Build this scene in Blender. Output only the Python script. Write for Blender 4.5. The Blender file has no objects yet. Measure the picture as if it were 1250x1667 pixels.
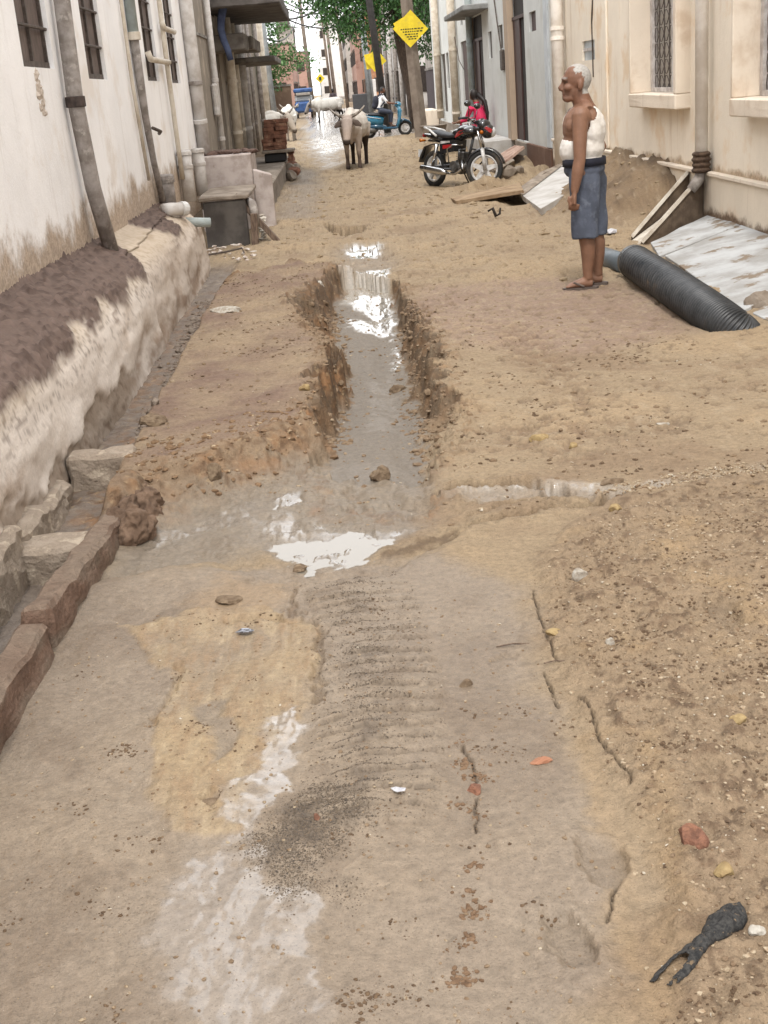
import bpy, bmesh, math, random
import numpy as np
from mathutils import Vector, Matrix, Euler
random.seed(7)
SC = bpy.context.scene
COL = SC.collection
R_ = math.radians

# ------------------------------------------------------------------ camera
# world: X right, Y along the lane, Z up; the lens stands at (0, 0, 1.6)
FPX, PX0, PY0, EYE = 2040.0, 625.0, 833.5, 1.6
def _n(v): return v / np.linalg.norm(v)
_Y = _n(np.array([535 - PX0, 148 - PY0, FPX]))
_D = np.array([1118 - PX0, 6880 - PY0, FPX]); _D = _n(_D - _Y * np.dot(_D, _Y))
_X = np.cross(_Y, -_D)
ROT = np.stack([_X, _Y, -_D])
cam_d = bpy.data.cameras.new('camera'); cam = bpy.data.objects.new('camera', cam_d); COL.objects.link(cam)
_r = ROT @ np.array([1, 0, 0]); _u = ROT @ np.array([0, -1, 0]); _b = ROT @ np.array([0, 0, -1])
cam.matrix_world = Matrix(((_r[0], _u[0], _b[0], 0), (_r[1], _u[1], _b[1], 0), (_r[2], _u[2], _b[2], EYE), (0, 0, 0, 1)))
cam_d.sensor_fit = 'HORIZONTAL'; cam_d.sensor_width = 36; cam_d.lens = FPX / 1250 * 36
cam_d.clip_start = 0.05; cam_d.clip_end = 2000
SC.camera = cam

# ------------------------------------------------------------------ overcast sky, soft sun
SUN_EL, SUN_AZ = R_(58), R_(186)
world = bpy.data.worlds.new('World'); SC.world = world; world.use_nodes = True
nt = world.node_tree; bg = nt.nodes['Background']
sky = nt.nodes.new('ShaderNodeTexSky'); sky.sky_type = 'NISHITA'; sky.sun_disc = False
sky.sun_elevation = SUN_EL; sky.sun_rotation = SUN_AZ; sky.air_density = 1.0; sky.dust_density = 5.0; sky.ozone_density = 1.0
mixw = nt.nodes.new('ShaderNodeMix'); mixw.data_type = 'RGBA'; mixw.inputs[0].default_value = 0.86
nt.links.new(sky.outputs[0], mixw.inputs[6]); mixw.inputs[7].default_value = (10.2, 10.25, 10.3, 1)
nt.links.new(mixw.outputs[2], bg.inputs[0]); bg.inputs[1].default_value = 0.15
sun_d = bpy.data.lights.new('sun', 'SUN'); sun_d.energy = 1.5; sun_d.angle = R_(10); sun_d.color = (1, .965, .91)
sun = bpy.data.objects.new('sun', sun_d); COL.objects.link(sun)
sun.rotation_euler = Vector((-math.sin(SUN_AZ) * math.cos(SUN_EL), -math.cos(SUN_AZ) * math.cos(SUN_EL), -math.sin(SUN_EL))).to_track_quat('-Z', 'Y').to_euler()
vs = SC.view_settings; vs.view_transform = 'Standard'; vs.look = 'None'; vs.gamma = 1; vs.use_curve_mapping = False
vs.exposure = 0.72
SC.cycles.max_bounces = 4; SC.cycles.diffuse_bounces = 3; SC.cycles.glossy_bounces = 2; SC.cycles.transmission_bounces = 2; SC.cycles.use_denoising = True

# ------------------------------------------------------------------ finding places in the lane
def ray(px, py): return ROT @ _n(np.array([px - PX0, py - PY0, FPX]))
def G(px, py, z=0.0):
    r = ray(px, py); t = (z - EYE) / r[2]; return Vector((r[0] * t, r[1] * t, z))
def XP(px, py, x):
    r = ray(px, py); t = x / r[0]; return Vector((x, r[1] * t, EYE + r[2] * t))
def YP(px, py, y):
    r = ray(px, py); t = y / r[1]; return Vector((r[0] * t, y, EYE + r[2] * t))

# ------------------------------------------------------------------ colour and materials
def lin(v):
    v /= 255.0; return v / 12.92 if v <= .04045 else ((v + .055) / 1.055) ** 2.4
def S(r, g, b, k=0.66): return (lin(r) * k, lin(g) * k, lin(b) * k)
MATS = {}
def mat(name, col, rough=.8, col2=None, scale=6.0, detail=6.0, lo=.35, hi=.65, bump=.0, bscale=60.0, metal=0.0, spec=.4, stretch=None, col3=None, scale3=2.0, lo3=.5, hi3=.7, bdist=.01, coat=0.0):
    """procedural surface: base colour, a second colour in patches, a third in larger stains, fine relief"""
    if name in MATS: return MATS[name]
    m = bpy.data.materials.new(name); m.use_nodes = True; t = m.node_tree; N = t.nodes; L = t.links
    b = N['Principled BSDF']; b.inputs['Roughness'].default_value = rough; b.inputs['Metallic'].default_value = metal
    b.inputs['Specular IOR Level'].default_value = spec
    if coat: b.inputs['Coat Weight'].default_value = coat; b.inputs['Coat Roughness'].default_value = .12
    geo = N.new('ShaderNodeNewGeometry'); pos = geo.outputs['Position']
    if stretch:
        mp = N.new('ShaderNodeMapping'); mp.inputs['Scale'].default_value = stretch; L.new(pos, mp.inputs[0]); pos = mp.outputs[0]
    src = None
    def noise(sc, det, p=pos):
        n = N.new('ShaderNodeTexNoise'); n.inputs['Scale'].default_value = sc; n.inputs['Detail'].default_value = det; n.inputs['Roughness'].default_value = .62
        L.new(p, n.inputs['Vector']); return n.outputs[0]
    def ramp(f, a, c):
        r = N.new('ShaderNodeMapRange'); r.interpolation_type = 'SMOOTHSTEP'; r.inputs[1].default_value = a; r.inputs[2].default_value = c; L.new(f, r.inputs[0]); return r.outputs[0]
    def mix(f, a, c):
        x = N.new('ShaderNodeMix'); x.data_type = 'RGBA'; L.new(f, x.inputs[0])
        for i, q in ((6, a), (7, c)):
            if isinstance(q, tuple): x.inputs[i].default_value = (*q, 1)
            else: L.new(q, x.inputs[i])
        return x.outputs[2]
    if col2 is None: col2 = tuple(min(1, q * .86) for q in col)
    src = mix(ramp(noise(scale, detail), lo, hi), tuple(col), tuple(col2))
    if col3 is not None: src = mix(ramp(noise(scale3, 5), lo3, hi3), src, tuple(col3))
    L.new(src, b.inputs['Base Color'])
    if bump > 0:
        bp = N.new('ShaderNodeBump'); bp.inputs['Strength'].default_value = bump; bp.inputs['Distance'].default_value = bdist
        L.new(noise(bscale, 5, geo.outputs['Position']), bp.inputs['Height']); L.new(bp.outputs[0], b.inputs['Normal'])
    MATS[name] = m; return m
def attr_mat(name, attr, rough=.8, var=.25, scale=30.0, bump=.2, bscale=80.0, bdist=.01, spec=.35, wet=None, speck=0.0, clay=None):
    """colour carried by the mesh in an attribute, broken up with fine noise"""
    if name in MATS: return MATS[name]
    m = bpy.data.materials.new(name); m.use_nodes = True; t = m.node_tree; N = t.nodes; L = t.links
    b = N['Principled BSDF']; b.inputs['Roughness'].default_value = rough; b.inputs['Specular IOR Level'].default_value = spec
    a = N.new('ShaderNodeAttribute'); a.attribute_name = attr
    geo = N.new('ShaderNodeNewGeometry')
    n = N.new('ShaderNodeTexNoise'); n.inputs['Scale'].default_value = scale; n.inputs['Detail'].default_value = 5; n.inputs['Roughness'].default_value = .7
    L.new(geo.outputs['Position'], n.inputs['Vector'])
    mr = N.new('ShaderNodeMapRange'); mr.inputs[1].default_value = .25; mr.inputs[2].default_value = .75; mr.inputs[3].default_value = 1 - var; mr.inputs[4].default_value = 1 + var
    L.new(n.outputs[0], mr.inputs[0])
    mx = N.new('ShaderNodeMix'); mx.data_type = 'RGBA'; mx.blend_type = 'MULTIPLY'; mx.inputs[0].default_value = 1
    L.new(a.outputs['Color'], mx.inputs[6]); L.new(mr.outputs[0], mx.inputs[7]); src = mx.outputs[2]
    if speck:
        for sc_, a_, c_, val in ((210, .60, .68, 1 - speck), (330, .62, .70, 1 + speck * .9), (75, .62, .72, 1 - speck * .6), (24, .60, .74, 1 - speck * .45)):
            q = N.new('ShaderNodeTexNoise'); q.inputs['Scale'].default_value = sc_; q.inputs['Detail'].default_value = 3; L.new(geo.outputs['Position'], q.inputs['Vector'])
            r = N.new('ShaderNodeMapRange'); r.inputs[1].default_value = a_; r.inputs[2].default_value = c_; r.inputs[3].default_value = 1; r.inputs[4].default_value = val; L.new(q.outputs[0], r.inputs[0])
            m2 = N.new('ShaderNodeMix'); m2.data_type = 'RGBA'; m2.blend_type = 'MULTIPLY'; m2.inputs[0].default_value = 1; L.new(src, m2.inputs[6]); L.new(r.outputs[0], m2.inputs[7]); src = m2.outputs[2]
    if clay:
        ca = N.new('ShaderNodeAttribute'); ca.attribute_name = clay
        for sc_, lo_, hi_, cc_ in ((9, .46, .66, S(182, 138, 98, .47)), (21, .48, .64, S(126, 98, 74, .47)), (34, .58, .70, S(200, 172, 136, .47))):
            q = N.new('ShaderNodeTexNoise'); q.inputs['Scale'].default_value = sc_; q.inputs['Detail'].default_value = 5; L.new(geo.outputs['Position'], q.inputs['Vector'])
            r = N.new('ShaderNodeMapRange'); r.inputs[1].default_value = lo_; r.inputs[2].default_value = hi_; L.new(q.outputs[0], r.inputs[0])
            ml = N.new('ShaderNodeMath'); ml.operation = 'MULTIPLY'; L.new(r.outputs[0], ml.inputs[0]); L.new(ca.outputs['Fac'], ml.inputs[1])
            m3 = N.new('ShaderNodeMix'); m3.data_type = 'RGBA'; L.new(ml.outputs[0], m3.inputs[0]); L.new(src, m3.inputs[6]); m3.inputs[7].default_value = (*cc_, 1); src = m3.outputs[2]
    L.new(src, b.inputs['Base Color'])
    n2 = N.new('ShaderNodeTexNoise'); n2.inputs['Scale'].default_value = bscale; n2.inputs['Detail'].default_value = 5; n2.inputs['Roughness'].default_value = .65
    L.new(geo.outputs['Position'], n2.inputs['Vector'])
    bp = N.new('ShaderNodeBump'); bp.inputs['Strength'].default_value = bump; bp.inputs['Distance'].default_value = bdist
    hh = n2.outputs[0]
    if speck:
        n3 = N.new('ShaderNodeTexNoise'); n3.inputs['Scale'].default_value = 30; n3.inputs['Detail'].default_value = 4; L.new(geo.outputs['Position'], n3.inputs['Vector'])
        ad = N.new('ShaderNodeMath'); ad.operation = 'MULTIPLY_ADD'; L.new(n3.outputs[0], ad.inputs[0]); ad.inputs[1].default_value = 1.6; L.new(hh, ad.inputs[2]); hh = ad.outputs[0]
    L.new(hh, bp.inputs['Height']); L.new(bp.outputs[0], b.inputs['Normal'])
    if wet:
        w = N.new('ShaderNodeAttribute'); w.attribute_name = wet
        r = N.new('ShaderNodeMapRange'); r.inputs[3].default_value = rough; r.inputs[4].default_value = .05
        L.new(w.outputs['Fac'], r.inputs[0]); L.new(r.outputs[0], b.inputs['Roughness'])
        rc = N.new('ShaderNodeMapRange'); rc.interpolation_type = 'SMOOTHSTEP'; rc.inputs[1].default_value = .5; rc.inputs[2].default_value = .95; L.new(w.outputs['Fac'], rc.inputs[0]); L.new(rc.outputs[0], b.inputs['Coat Weight']); b.inputs['Coat Roughness'].default_value = .06; b.inputs['Coat IOR'].default_value = 1.45
        r2 = N.new('ShaderNodeMapRange'); r2.inputs[3].default_value = bump; r2.inputs[4].default_value = bump * .04
        L.new(w.outputs['Fac'], r2.inputs[0]); L.new(r2.outputs[0], bp.inputs['Strength'])
    MATS[name] = m; return m

# ------------------------------------------------------------------ noise in numpy
_rs = np.random.RandomState(3); _perm = _rs.permutation(4096).astype(np.int32); _ang = _rs.rand(4096) * 2 * np.pi
_gx, _gy = np.cos(_ang).astype(np.float32), np.sin(_ang).astype(np.float32)
def pn(x, y, seed=0):
    x = np.asarray(x, np.float32); y = np.asarray(y, np.float32)
    xi = np.floor(x).astype(np.int32); yi = np.floor(y).astype(np.int32); xf = x - xi; yf = y - yi
    u = xf * xf * xf * (xf * (xf * 6 - 15) + 10); v = yf * yf * yf * (yf * (yf * 6 - 15) + 10)
    def gr(i, j, dx, dy):
        h = _perm[(_perm[(i + seed * 57) & 4095] + j) & 4095]; return _gx[h] * dx + _gy[h] * dy
    a = gr(xi, yi, xf, yf); b = gr(xi + 1, yi, xf - 1, yf); c = gr(xi, yi + 1, xf, yf - 1); d = gr(xi + 1, yi + 1, xf - 1, yf - 1)
    return ((a * (1 - u) + b * u) * (1 - v) + (c * (1 - u) + d * u) * v) * 1.5
def fbm(x, y, o=4, seed=0, g=.5):
    s = 0; a = 1.0; f = 1.0
    for k in range(o): s = s + a * pn(x * f, y * f, seed + k * 11); a *= g; f *= 2.03
    return s
def sst(v, a, b):
    t = np.clip((v - a) / (b - a), 0, 1); return t * t * (3 - 2 * t)
def psd(poly, x, y):
    """signed distance to a polygon, negative inside"""
    d = np.full(x.shape, 1e9); ins = np.zeros(x.shape, bool); n = len(poly)
    for i in range(n):
        ax, ay = poly[i][0], poly[i][1]; bx, by = poly[(i + 1) % n][0], poly[(i + 1) % n][1]
        ex, ey = bx - ax, by - ay; wx, wy = x - ax, y - ay
        t = np.clip((wx * ex + wy * ey) / (ex * ex + ey * ey + 1e-12), 0, 1)
        d = np.minimum(d, (wx - ex * t) ** 2 + (wy - ey * t) ** 2)
        if ay != by: ins ^= ((ay > y) != (by > y)) & (x < (bx - ax) * (y - ay) / (by - ay) + ax)
    return np.where(ins, -1, 1) * np.sqrt(d)
def lsd(line, x, y):
    d = np.full(x.shape, 1e9)
    for i in range(len(line) - 1):
        ax, ay = line[i][0], line[i][1]; ex, ey = line[i + 1][0] - ax, line[i + 1][1] - ay; wx, wy = x - ax, y - ay
        t = np.clip((wx * ex + wy * ey) / (ex * ex + ey * ey + 1e-12), 0, 1)
        d = np.minimum(d, (wx - ex * t) ** 2 + (wy - ey * t) ** 2)
    return np.sqrt(d)

# ------------------------------------------------------------------ objects and shapes
def link(name, me, parent=None):
    o = bpy.data.objects.new(name, me); COL.objects.link(o)
    if parent is not None: o.parent = parent
    return o
def tag(o, label=None, cat=None, group=None, kind=None):
    if label: o['label'] = label
    if cat: o['category'] = cat
    if group: o['group'] = group
    if kind: o['kind'] = kind
    return o
def thing(name, label, cat, loc=(0, 0, 0), rz=0.0, group=None):
    o = bpy.data.objects.new(name, None); COL.objects.link(o); o.location = loc; o.rotation_euler = (0, 0, rz); o.empty_display_size = .1
    return tag(o, label, cat, group)
class MB:
    """collects shapes; build() links them as one mesh object"""
    def __init__(s): s.v = []; s.f = []
    def add(s, v, f):
        n = len(s.v); s.v += [tuple(p) for p in v]; s.f += [tuple(i + n for i in q) for q in f]; return s
    def box(s, x0, x1, y0, y1, z0, z1, b=0.0, M=None):
        if b <= 0:
            v = [(x, y, z) for x in (x0, x1) for y in (y0, y1) for z in (z0, z1)]
            f = [(0, 1, 3, 2), (4, 6, 7, 5), (0, 4, 5, 1), (2, 3, 7, 6), (0, 2, 6, 4), (1, 5, 7, 3)]
        else:
            b = min(b, (x1 - x0) * .45, (y1 - y0) * .45, (z1 - z0) * .45)
            bm = bmesh.new(); bmesh.ops.create_cube(bm, size=1)
            for q in bm.verts: q.co = Vector(((x0 + x1) / 2 + q.co.x * (x1 - x0), (y0 + y1) / 2 + q.co.y * (y1 - y0), (z0 + z1) / 2 + q.co.z * (z1 - z0)))
            bmesh.ops.bevel(bm, geom=list(bm.edges), offset=b, segments=1, affect='EDGES')
            bm.verts.index_update(); v = [q.co.copy() for q in bm.verts]; f = [[q.index for q in w.verts] for w in bm.faces]; bm.free()
        if M is not None: v = [M @ Vector(p) for p in v]
        return s.add(v, f)
    def tube(s, pts, r, n=10, cap=True, flat=None):
        pts = [Vector(p) for p in pts]; k = len(pts); rr = r if isinstance(r, (list, tuple)) else [r] * k
        v = []; f = []; up = None
        for i, p in enumerate(pts):
            t = (pts[min(i + 1, k - 1)] - pts[max(i - 1, 0)]).normalized()
            if up is None: up = Vector((0, 0, 1)) if abs(t.z) < .9 else Vector((1, 0, 0))
            a = (up - t * up.dot(t)).normalized(); up = a; c = t.cross(a)
            for j in range(n):
                w = 2 * math.pi * j / n; q = rr[i]
                if isinstance(q, (list, tuple)): v.append(p + a * (math.cos(w) * q[0]) + c * (math.sin(w) * q[1]))
                else: v.append(p + (a * math.cos(w) + c * math.sin(w)) * q)
        for i in range(k - 1):
            for j in range(n): f.append((i * n + j, i * n + (j + 1) % n, (i + 1) * n + (j + 1) % n, (i + 1) * n + j))
        if cap: f.append(tuple(range(n - 1, -1, -1))); f.append(tuple((k - 1) * n + j for j in range(n)))
        return s.add(v, f)
    def ell(s, c, r, rot=None, nu=14, nv=9):
        v = [(0, 0, -1)]; f = []
        for i in range(1, nv):
            a = -math.pi / 2 + math.pi * i / nv
            for j in range(nu): b = 2 * math.pi * j / nu; v.append((math.cos(a) * math.cos(b), math.cos(a) * math.sin(b), math.sin(a)))
        v.append((0, 0, 1)); l = len(v) - 1
        for j in range(nu): f.append((0, 1 + (j + 1) % nu, 1 + j)); f.append((l, 1 + (nv - 2) * nu + j, 1 + (nv - 2) * nu + (j + 1) % nu))
        for i in range(nv - 2):
            for j in range(nu): a = 1 + i * nu; f.append((a + j, a + (j + 1) % nu, a + nu + (j + 1) % nu, a + nu + j))
        rm = Euler(rot).to_matrix() if rot else Matrix.Identity(3); r = r if isinstance(r, (tuple, list)) else (r, r, r)
        return s.add([Vector(c) + rm @ Vector((p[0] * r[0], p[1] * r[1], p[2] * r[2])) for p in v], f)
    def prism(s, poly, t0, t1, fn):
        """extrude a 2D outline; fn(u, v, t) gives the point"""
        n = len(poly); v = [fn(a, b, t0) for a, b in poly] + [fn(a, b, t1) for a, b in poly]
        f = [tuple(range(n - 1, -1, -1)), tuple(range(n, 2 * n))] + [(i, (i + 1) % n, n + (i + 1) % n, n + i) for i in range(n)]
        return s.add(v, f)
    def slab(s, a, b, c, d, t):
        """a plate with top corners a b c d and thickness t below"""
        a, b, c, d = map(Vector, (a, b, c, d)); nrm = (b - a).cross(d - a).normalized() * t
        if nrm.z < 0: nrm = -nrm
        return s.add([a, b, c, d, a - nrm, b - nrm, c - nrm, d - nrm], [(0, 1, 2, 3), (7, 6, 5, 4), (0, 4, 5, 1), (1, 5, 6, 2), (2, 6, 7, 3), (3, 7, 4, 0)])
    def build(s, name, m, parent=None, smooth=False, wob=0.0, wsc=8.0, sub=0, bev=0.0, seed=0):
        me = bpy.data.meshes.new(name)
        bm = bmesh.new(); vs_ = [bm.verts.new(p) for p in s.v]
        for q in s.f:
            try: bm.faces.new([vs_[i] for i in q])
            except ValueError: pass
        bmesh.ops.recalc_face_normals(bm, faces=list(bm.faces))
        if bev: bmesh.ops.bevel(bm, geom=list(bm.edges), offset=bev, segments=1, affect='EDGES')
        if sub: bmesh.ops.subdivide_edges(bm, edges=list(bm.edges), cuts=sub, use_grid_fill=True)
        if wob:
            from mathutils import noise as nz
            for q in bm.verts: q.co += nz.noise_vector(q.co * wsc + Vector((seed, 0, 0))) * wob
        bm.to_mesh(me); bm.free()
        if smooth: me.polygons.foreach_set('use_smooth', [True] * len(me.polygons))
        if m is not None: me.materials.append(m)
        return link(name, me, parent)
def copy_tree(o, parent=None, **kw):
    c = o.copy(); COL.objects.link(c); c.parent = parent
    for ch in [x for x in COL.objects if x.parent == o]: copy_tree(ch, c)
    return c
def remeshed(mb, name, m, parent=None, voxel=.01, smooth=4, fac=.5):
    """weld overlapping lumps into one continuous skin"""
    o = mb.build(name, None)
    md = o.modifiers.new('r', 'REMESH'); md.mode = 'VOXEL'; md.voxel_size = voxel
    if smooth: ms = o.modifiers.new('s', 'SMOOTH'); ms.iterations = smooth; ms.factor = fac
    dg = bpy.context.evaluated_depsgraph_get(); me = bpy.data.meshes.new_from_object(o.evaluated_get(dg))
    bpy.data.objects.remove(o)
    me.name = name; me.materials.clear(); me.materials.append(m)
    me.polygons.foreach_set('use_smooth', [True] * len(me.polygons))
    return link(name, me, parent)
def paint(me, attr, fn):
    """fn(co array, normal array) -> rgb array, stored on the points"""
    n = len(me.vertices); co = np.empty(n * 3); me.vertices.foreach_get('co', co); no = np.empty(n * 3); me.vertices.foreach_get('normal', no)
    c = np.ones((n, 4)); c[:, :3] = fn(co.reshape(-1, 3), no.reshape(-1, 3))
    a = me.attributes.new(attr, 'FLOAT_COLOR', 'POINT'); a.data.foreach_set('color', c.ravel())
# ================================================================== the ground: one sheet, shaped and coloured point by point
def axis(*segs):
    out = [segs[0][0]]
    for a, b, st in segs:
        n = max(1, int(round((b - a) / st))); out += list(a + (b - a) * np.arange(1, n + 1) / n)
    return np.array(out)
gxs = axis((-60, -14, 4.), (-14, -3, .7), (-3, -1.75, .12), (-1.75, -1.15, .02), (-1.15, -.5, .0065), (-.5, .95, .0048), (.95, 1.25, .0075), (1.25, 2.6, .013), (2.6, 3.7, .016), (3.7, 3.9, .1), (3.9, 6, .25), (6, 14, .8), (14, 60, 4.))
ys = [1.45]
while ys[-1] < 4.2: ys.append(ys[-1] * 1.0026)
while ys[-1] < 13: ys.append(ys[-1] * 1.0038)
while ys[-1] < 46: ys.append(ys[-1] * 1.0075)
while ys[-1] < 600: ys.append(ys[-1] * 1.08)
gys = np.concatenate([np.arange(-6, 1.4, .2), np.array(ys)])
GX, GY = np.meshgrid(gxs, gys)
def PG(pts, z=0.0): return [(q.x, q.y) for q in (G(a, b, z) for a, b in pts)]
def C(r, g, b):
    l = .3 * r + .59 * g + .11 * b; return np.array(S(*(min(255, q * .82 + l * .18 + k) for q, k in ((r, 4), (g, 3), (b, 3))), .47))
def shape_ground(x, y):
    """height, colour and wetness of the lane at x, y"""
    sh = x.shape
    near = (y < 12) & (y > 1.2)
    n1 = fbm(x * .9, y * .9, 3, 1); n2 = fbm(x * 3.2, y * 3.2, 4, 5); n3 = fbm(x * 11, y * 11, 4, 9, .6); n4 = fbm(x * 34, y * 34, 3, 21, .6)
    wx = x + .035 * fbm(x * 5, y * 5, 3, 31) + .012 * fbm(x * 22, y * 22, 3, 33); wy = y + .05 * fbm(x * 5, y * 5, 3, 35) + .016 * fbm(x * 22, y * 22, 3, 37)
    h = .018 * n1 + .006 * n2
    far = sst(y, 7.0, 11.0); h = h + far * (.012 * n2 + .012 * np.abs(n3) * (1 + n1))
    h = h + .0011 * n3 + .0006 * n4
    tan = C(196, 169, 131); mud = C(172, 153, 131); grav = C(184, 155, 120); yel = C(200, 170, 126); ora = C(176, 126, 80); red = C(163, 131, 110); pink = C(184, 152, 132)
    grey = C(160, 148, 132); dark = C(112, 88, 66)
    col = np.ones(sh + (3,)) * tan; wet = np.zeros(sh); clay = np.zeros(sh)
    def put(c, f, *a):
        nonlocal col
        col = col * (1 - f[..., None]) + np.asarray(c) * f[..., None]
    put(C(206, 176, 134), sst(n1 + .4 * n2, -.1, .7)); put(C(178, 148, 114), sst(-n1 + .5 * n2, .1, .8) * .8)
    def P(pts, z=0.0): return psd(PG(pts, z), wx, wy)
    # foreground mud, smooth
    fm = P([(-200, 1000), (180, 930), (440, 900), (700, 880), (880, 960), (900, 1100), (1010, 1300), (1060, 1450), (1000, 1667), (1000, 1900), (-300, 1900)])
    mfm = sst(-fm, -.03, .12); put(mud * (1), mfm * .85); wet = np.maximum(wet, mfm * .42)
    put(C(182, 160, 132), mfm * sst(n1 + .5 * n2, .0, .6) * .6)
    fl = fbm(x * 7 + .8 * n2, y * 2.2, 4, 161, .55); put(C(152, 130, 106), mfm * sst(fl, .15, .7) * .5); put(C(190, 170, 144), mfm * sst(-fl, .2, .8) * .4); h = h + mfm * .003 * fl
    dp_ = fbm(x * 1.6, y * 1.2, 3, 165, .5); put(C(148, 126, 102), mfm * sst(dp_, .1, .6) * .45); wet = np.maximum(wet, mfm * sst(dp_, .0, .6) * .5)
    # grittier bank at the right
    rb = P([(870, 900), (930, 850), (1040, 800), (1400, 740), (1700, 1300), (1500, 1900), (1130, 1800), (1080, 1500), (1030, 1330), (960, 1180), (880, 1040)])
    mrb = sst(-rb, -.05, .10); h = h + mrb * (.02 + .020 * np.abs(fbm(x * 6, y * 6, 4, 51, .55)) + .008 * n3 + .003 * n4); put(grav, mrb * .8)
    put(C(142, 112, 84), mrb * sst(n3 + .4 * n4 + .3 * n2, .3, .8) * .75); put(C(118, 92, 68), mrb * sst(fbm(x * 16, y * 12, 4, 171, .65) + .25 * n2, .45, .8) * .7); put(C(205, 170, 122), mrb * sst(-n2 + .3 * n3, .25, .9) * .6)
    put(C(204, 168, 118), sst(-np.abs(P([(960, 1200), (1060, 1200), (1110, 1500), (1080, 1660), (1020, 1500)])) , -.05, .0) * .35)
    # reddish trodden ground round the man
    pk = P([(700, 470), (900, 455), (1060, 475), (1120, 540), (950, 570), (760, 560), (660, 510)]); put(pink, sst(-pk, -.25, .15) * .75 * np.clip(.8 + n3, .3, 1))
    # left shelf of trodden earth, its broken front edge
    zt = .095
    pl = P([(326, 480), (380, 445), (470, 425), (548, 430), (556, 470), (492, 515), (545, 560), (530, 640), (505, 688), (440, 705), (380, 725), (300, 755), (240, 760), (205, 800), (160, 800), (205, 690), (262, 590), (300, 530)], zt)
    crumb = .09 * np.abs(fbm(x * 6, y * 5, 3, 61, .5))
    mpl = .55 * sst(-(pl + crumb), -.30, .0) + .45 * sst(-(pl + .5 * crumb), -.10, .08); mtop = sst(-pl, .0, .16)
    h = h + zt * mpl * (1 + .08 * n2) ; h = h + sst(-pl, -.30, .0) * (1 - mtop) * .025 * np.clip(.2 + n2 + .3 * n3, 0, 1)
    put(red, mtop * np.clip(.7 + .5 * n2, 0, 1)); put(tan, mtop * sst(n1 + n2 * .5, .1, .7) * .7)
    put(C(150, 118, 98), mtop * sst(n2 + .5 * n3, .3, .9) * .6)
    edge = sst(-pl, -.32, -.02) * (1 - sst(-pl, .03, .12)); put(C(168, 136, 104), edge * .7); clay = np.maximum(clay, edge * np.clip(.7 + .6 * n2, 0, 1))
    # wet hollow across the lane
    bs = P([(150, 930), (190, 850), (330, 800), (430, 765), (540, 735), (690, 745), (720, 800), (690, 868), (560, 925), (440, 905), (300, 935), (150, 960)], -.05)
    mbs = sst(-bs, -.10, .14) * (1 - mpl); h = h - .055 * mbs; put(C(160, 145, 125), mbs * .85); wet = np.maximum(wet, mbs * .45)
    h = h + mbs * .004 * fbm(x * 6, y * 14, 4, 71, .6)
    h = h + sst(-bs, 0, .2) * .006 * np.abs(n3)
    # the trench: a ragged rim above, a narrower floor below, sloping broken sides between
    rim = P([(556, 448), (516, 468), (468, 512), (498, 540), (536, 562), (524, 610), (506, 655), (498, 700), (520, 745), (540, 810), (690, 810), (722, 740), (762, 668), (728, 622), (726, 575), (704, 522), (672, 492), (650, 455), (602, 442)], .02) + .05 * fbm(x * 3.2, y * 2.4, 2, 80) + .055 * fbm(x * 8, y * 6, 3, 81, .6)
    flo = P([(566, 462), (546, 512), (548, 560), (566, 600), (562, 650), (546, 700), (538, 745), (535, 830), (695, 830), (700, 740), (690, 690), (668, 640), (662, 590), (652, 532), (640, 480), (636, 460)], -.2) + .05 * fbm(x * 7, y * 5, 3, 85, .6) + .02
    di = np.maximum(-rim, 0); do = np.maximum(flo, 0); tt = np.where(rim < 0, di / (di + do + 1e-6), 0.0)
    tt = np.clip(tt + .5 * tt * (1 - tt) * 1.6 * fbm(x * 5, y * 4, 2, 87, .55), 0, 1); mt = sst(tt, .05, .95)
    yn = G(600, 770, -.1).y; yf = G(600, 450, 0).y; s_ = np.clip((y - yn) / (yf - yn), 0, 1)
    floor = -.075 - .15 * sst(s_, .0, .35) + .05 * sst(s_, .62, .75) + .07 * sst(s_, .80, .98) + .008 * n2 + .004 * n3 - .03 * np.exp(-((x - .24) / .08) ** 2)
    h = h * (1 - mt) + floor * mt; onf = sst(-flo, -.03, .02); wl_ = (rim < 0) * (1 - onf)
    h = h + wl_ * .03 * np.clip(fbm(x * 7, y * 6, 2, 89), -1, 1); put(C(116, 92, 68), wl_ * .8 * sst(s_, .05, .2)); clay = np.maximum(clay, wl_ * .45 * sst(s_, .05, .2)); clay = np.maximum(clay, sst(-rim, -.12, .0) * (rim >= 0) * .5)
    h = h + sst(-rim, -.10, -.01) * (rim >= 0) * .022 * np.clip(n3 + .3, 0, 1)
    put(C(156, 143, 126), onf * sst(tt, .6, .95) * (1 - .8 * sst(s_, .9, .97))); wet = np.maximum(wet, onf * .30); clay = clay * (1 - onf)
    def film(pts, z, c, soft=.06, brk=.5, wmax=.97):
        nonlocal wet, h
        d = P(pts, z); f = sst(-d + .05 * n2 + .035 * n3, -soft * .4, soft); f = f * np.clip(1 - brk * sst(n2 + .6 * n3, .15, .75), 0, 1); wet = np.maximum(wet, f * wmax); put(C(*c), f * .7); return f
    film([(556, 464), (638, 460), (640, 505), (645, 525), (600, 522), (560, 500)], -.17, (206, 198, 182), .05, .35)  # pale colour paints the sky's reflection into the wet trench floor
    film([(560, 526), (646, 526), (656, 590), (640, 600), (640, 545), (575, 545)], -.2, (196, 186, 170), .04, .4)
    film([(590, 610), (650, 600), (664, 720), (590, 725)], -.2, (160, 147, 130), .08, .5, .5)
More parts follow.
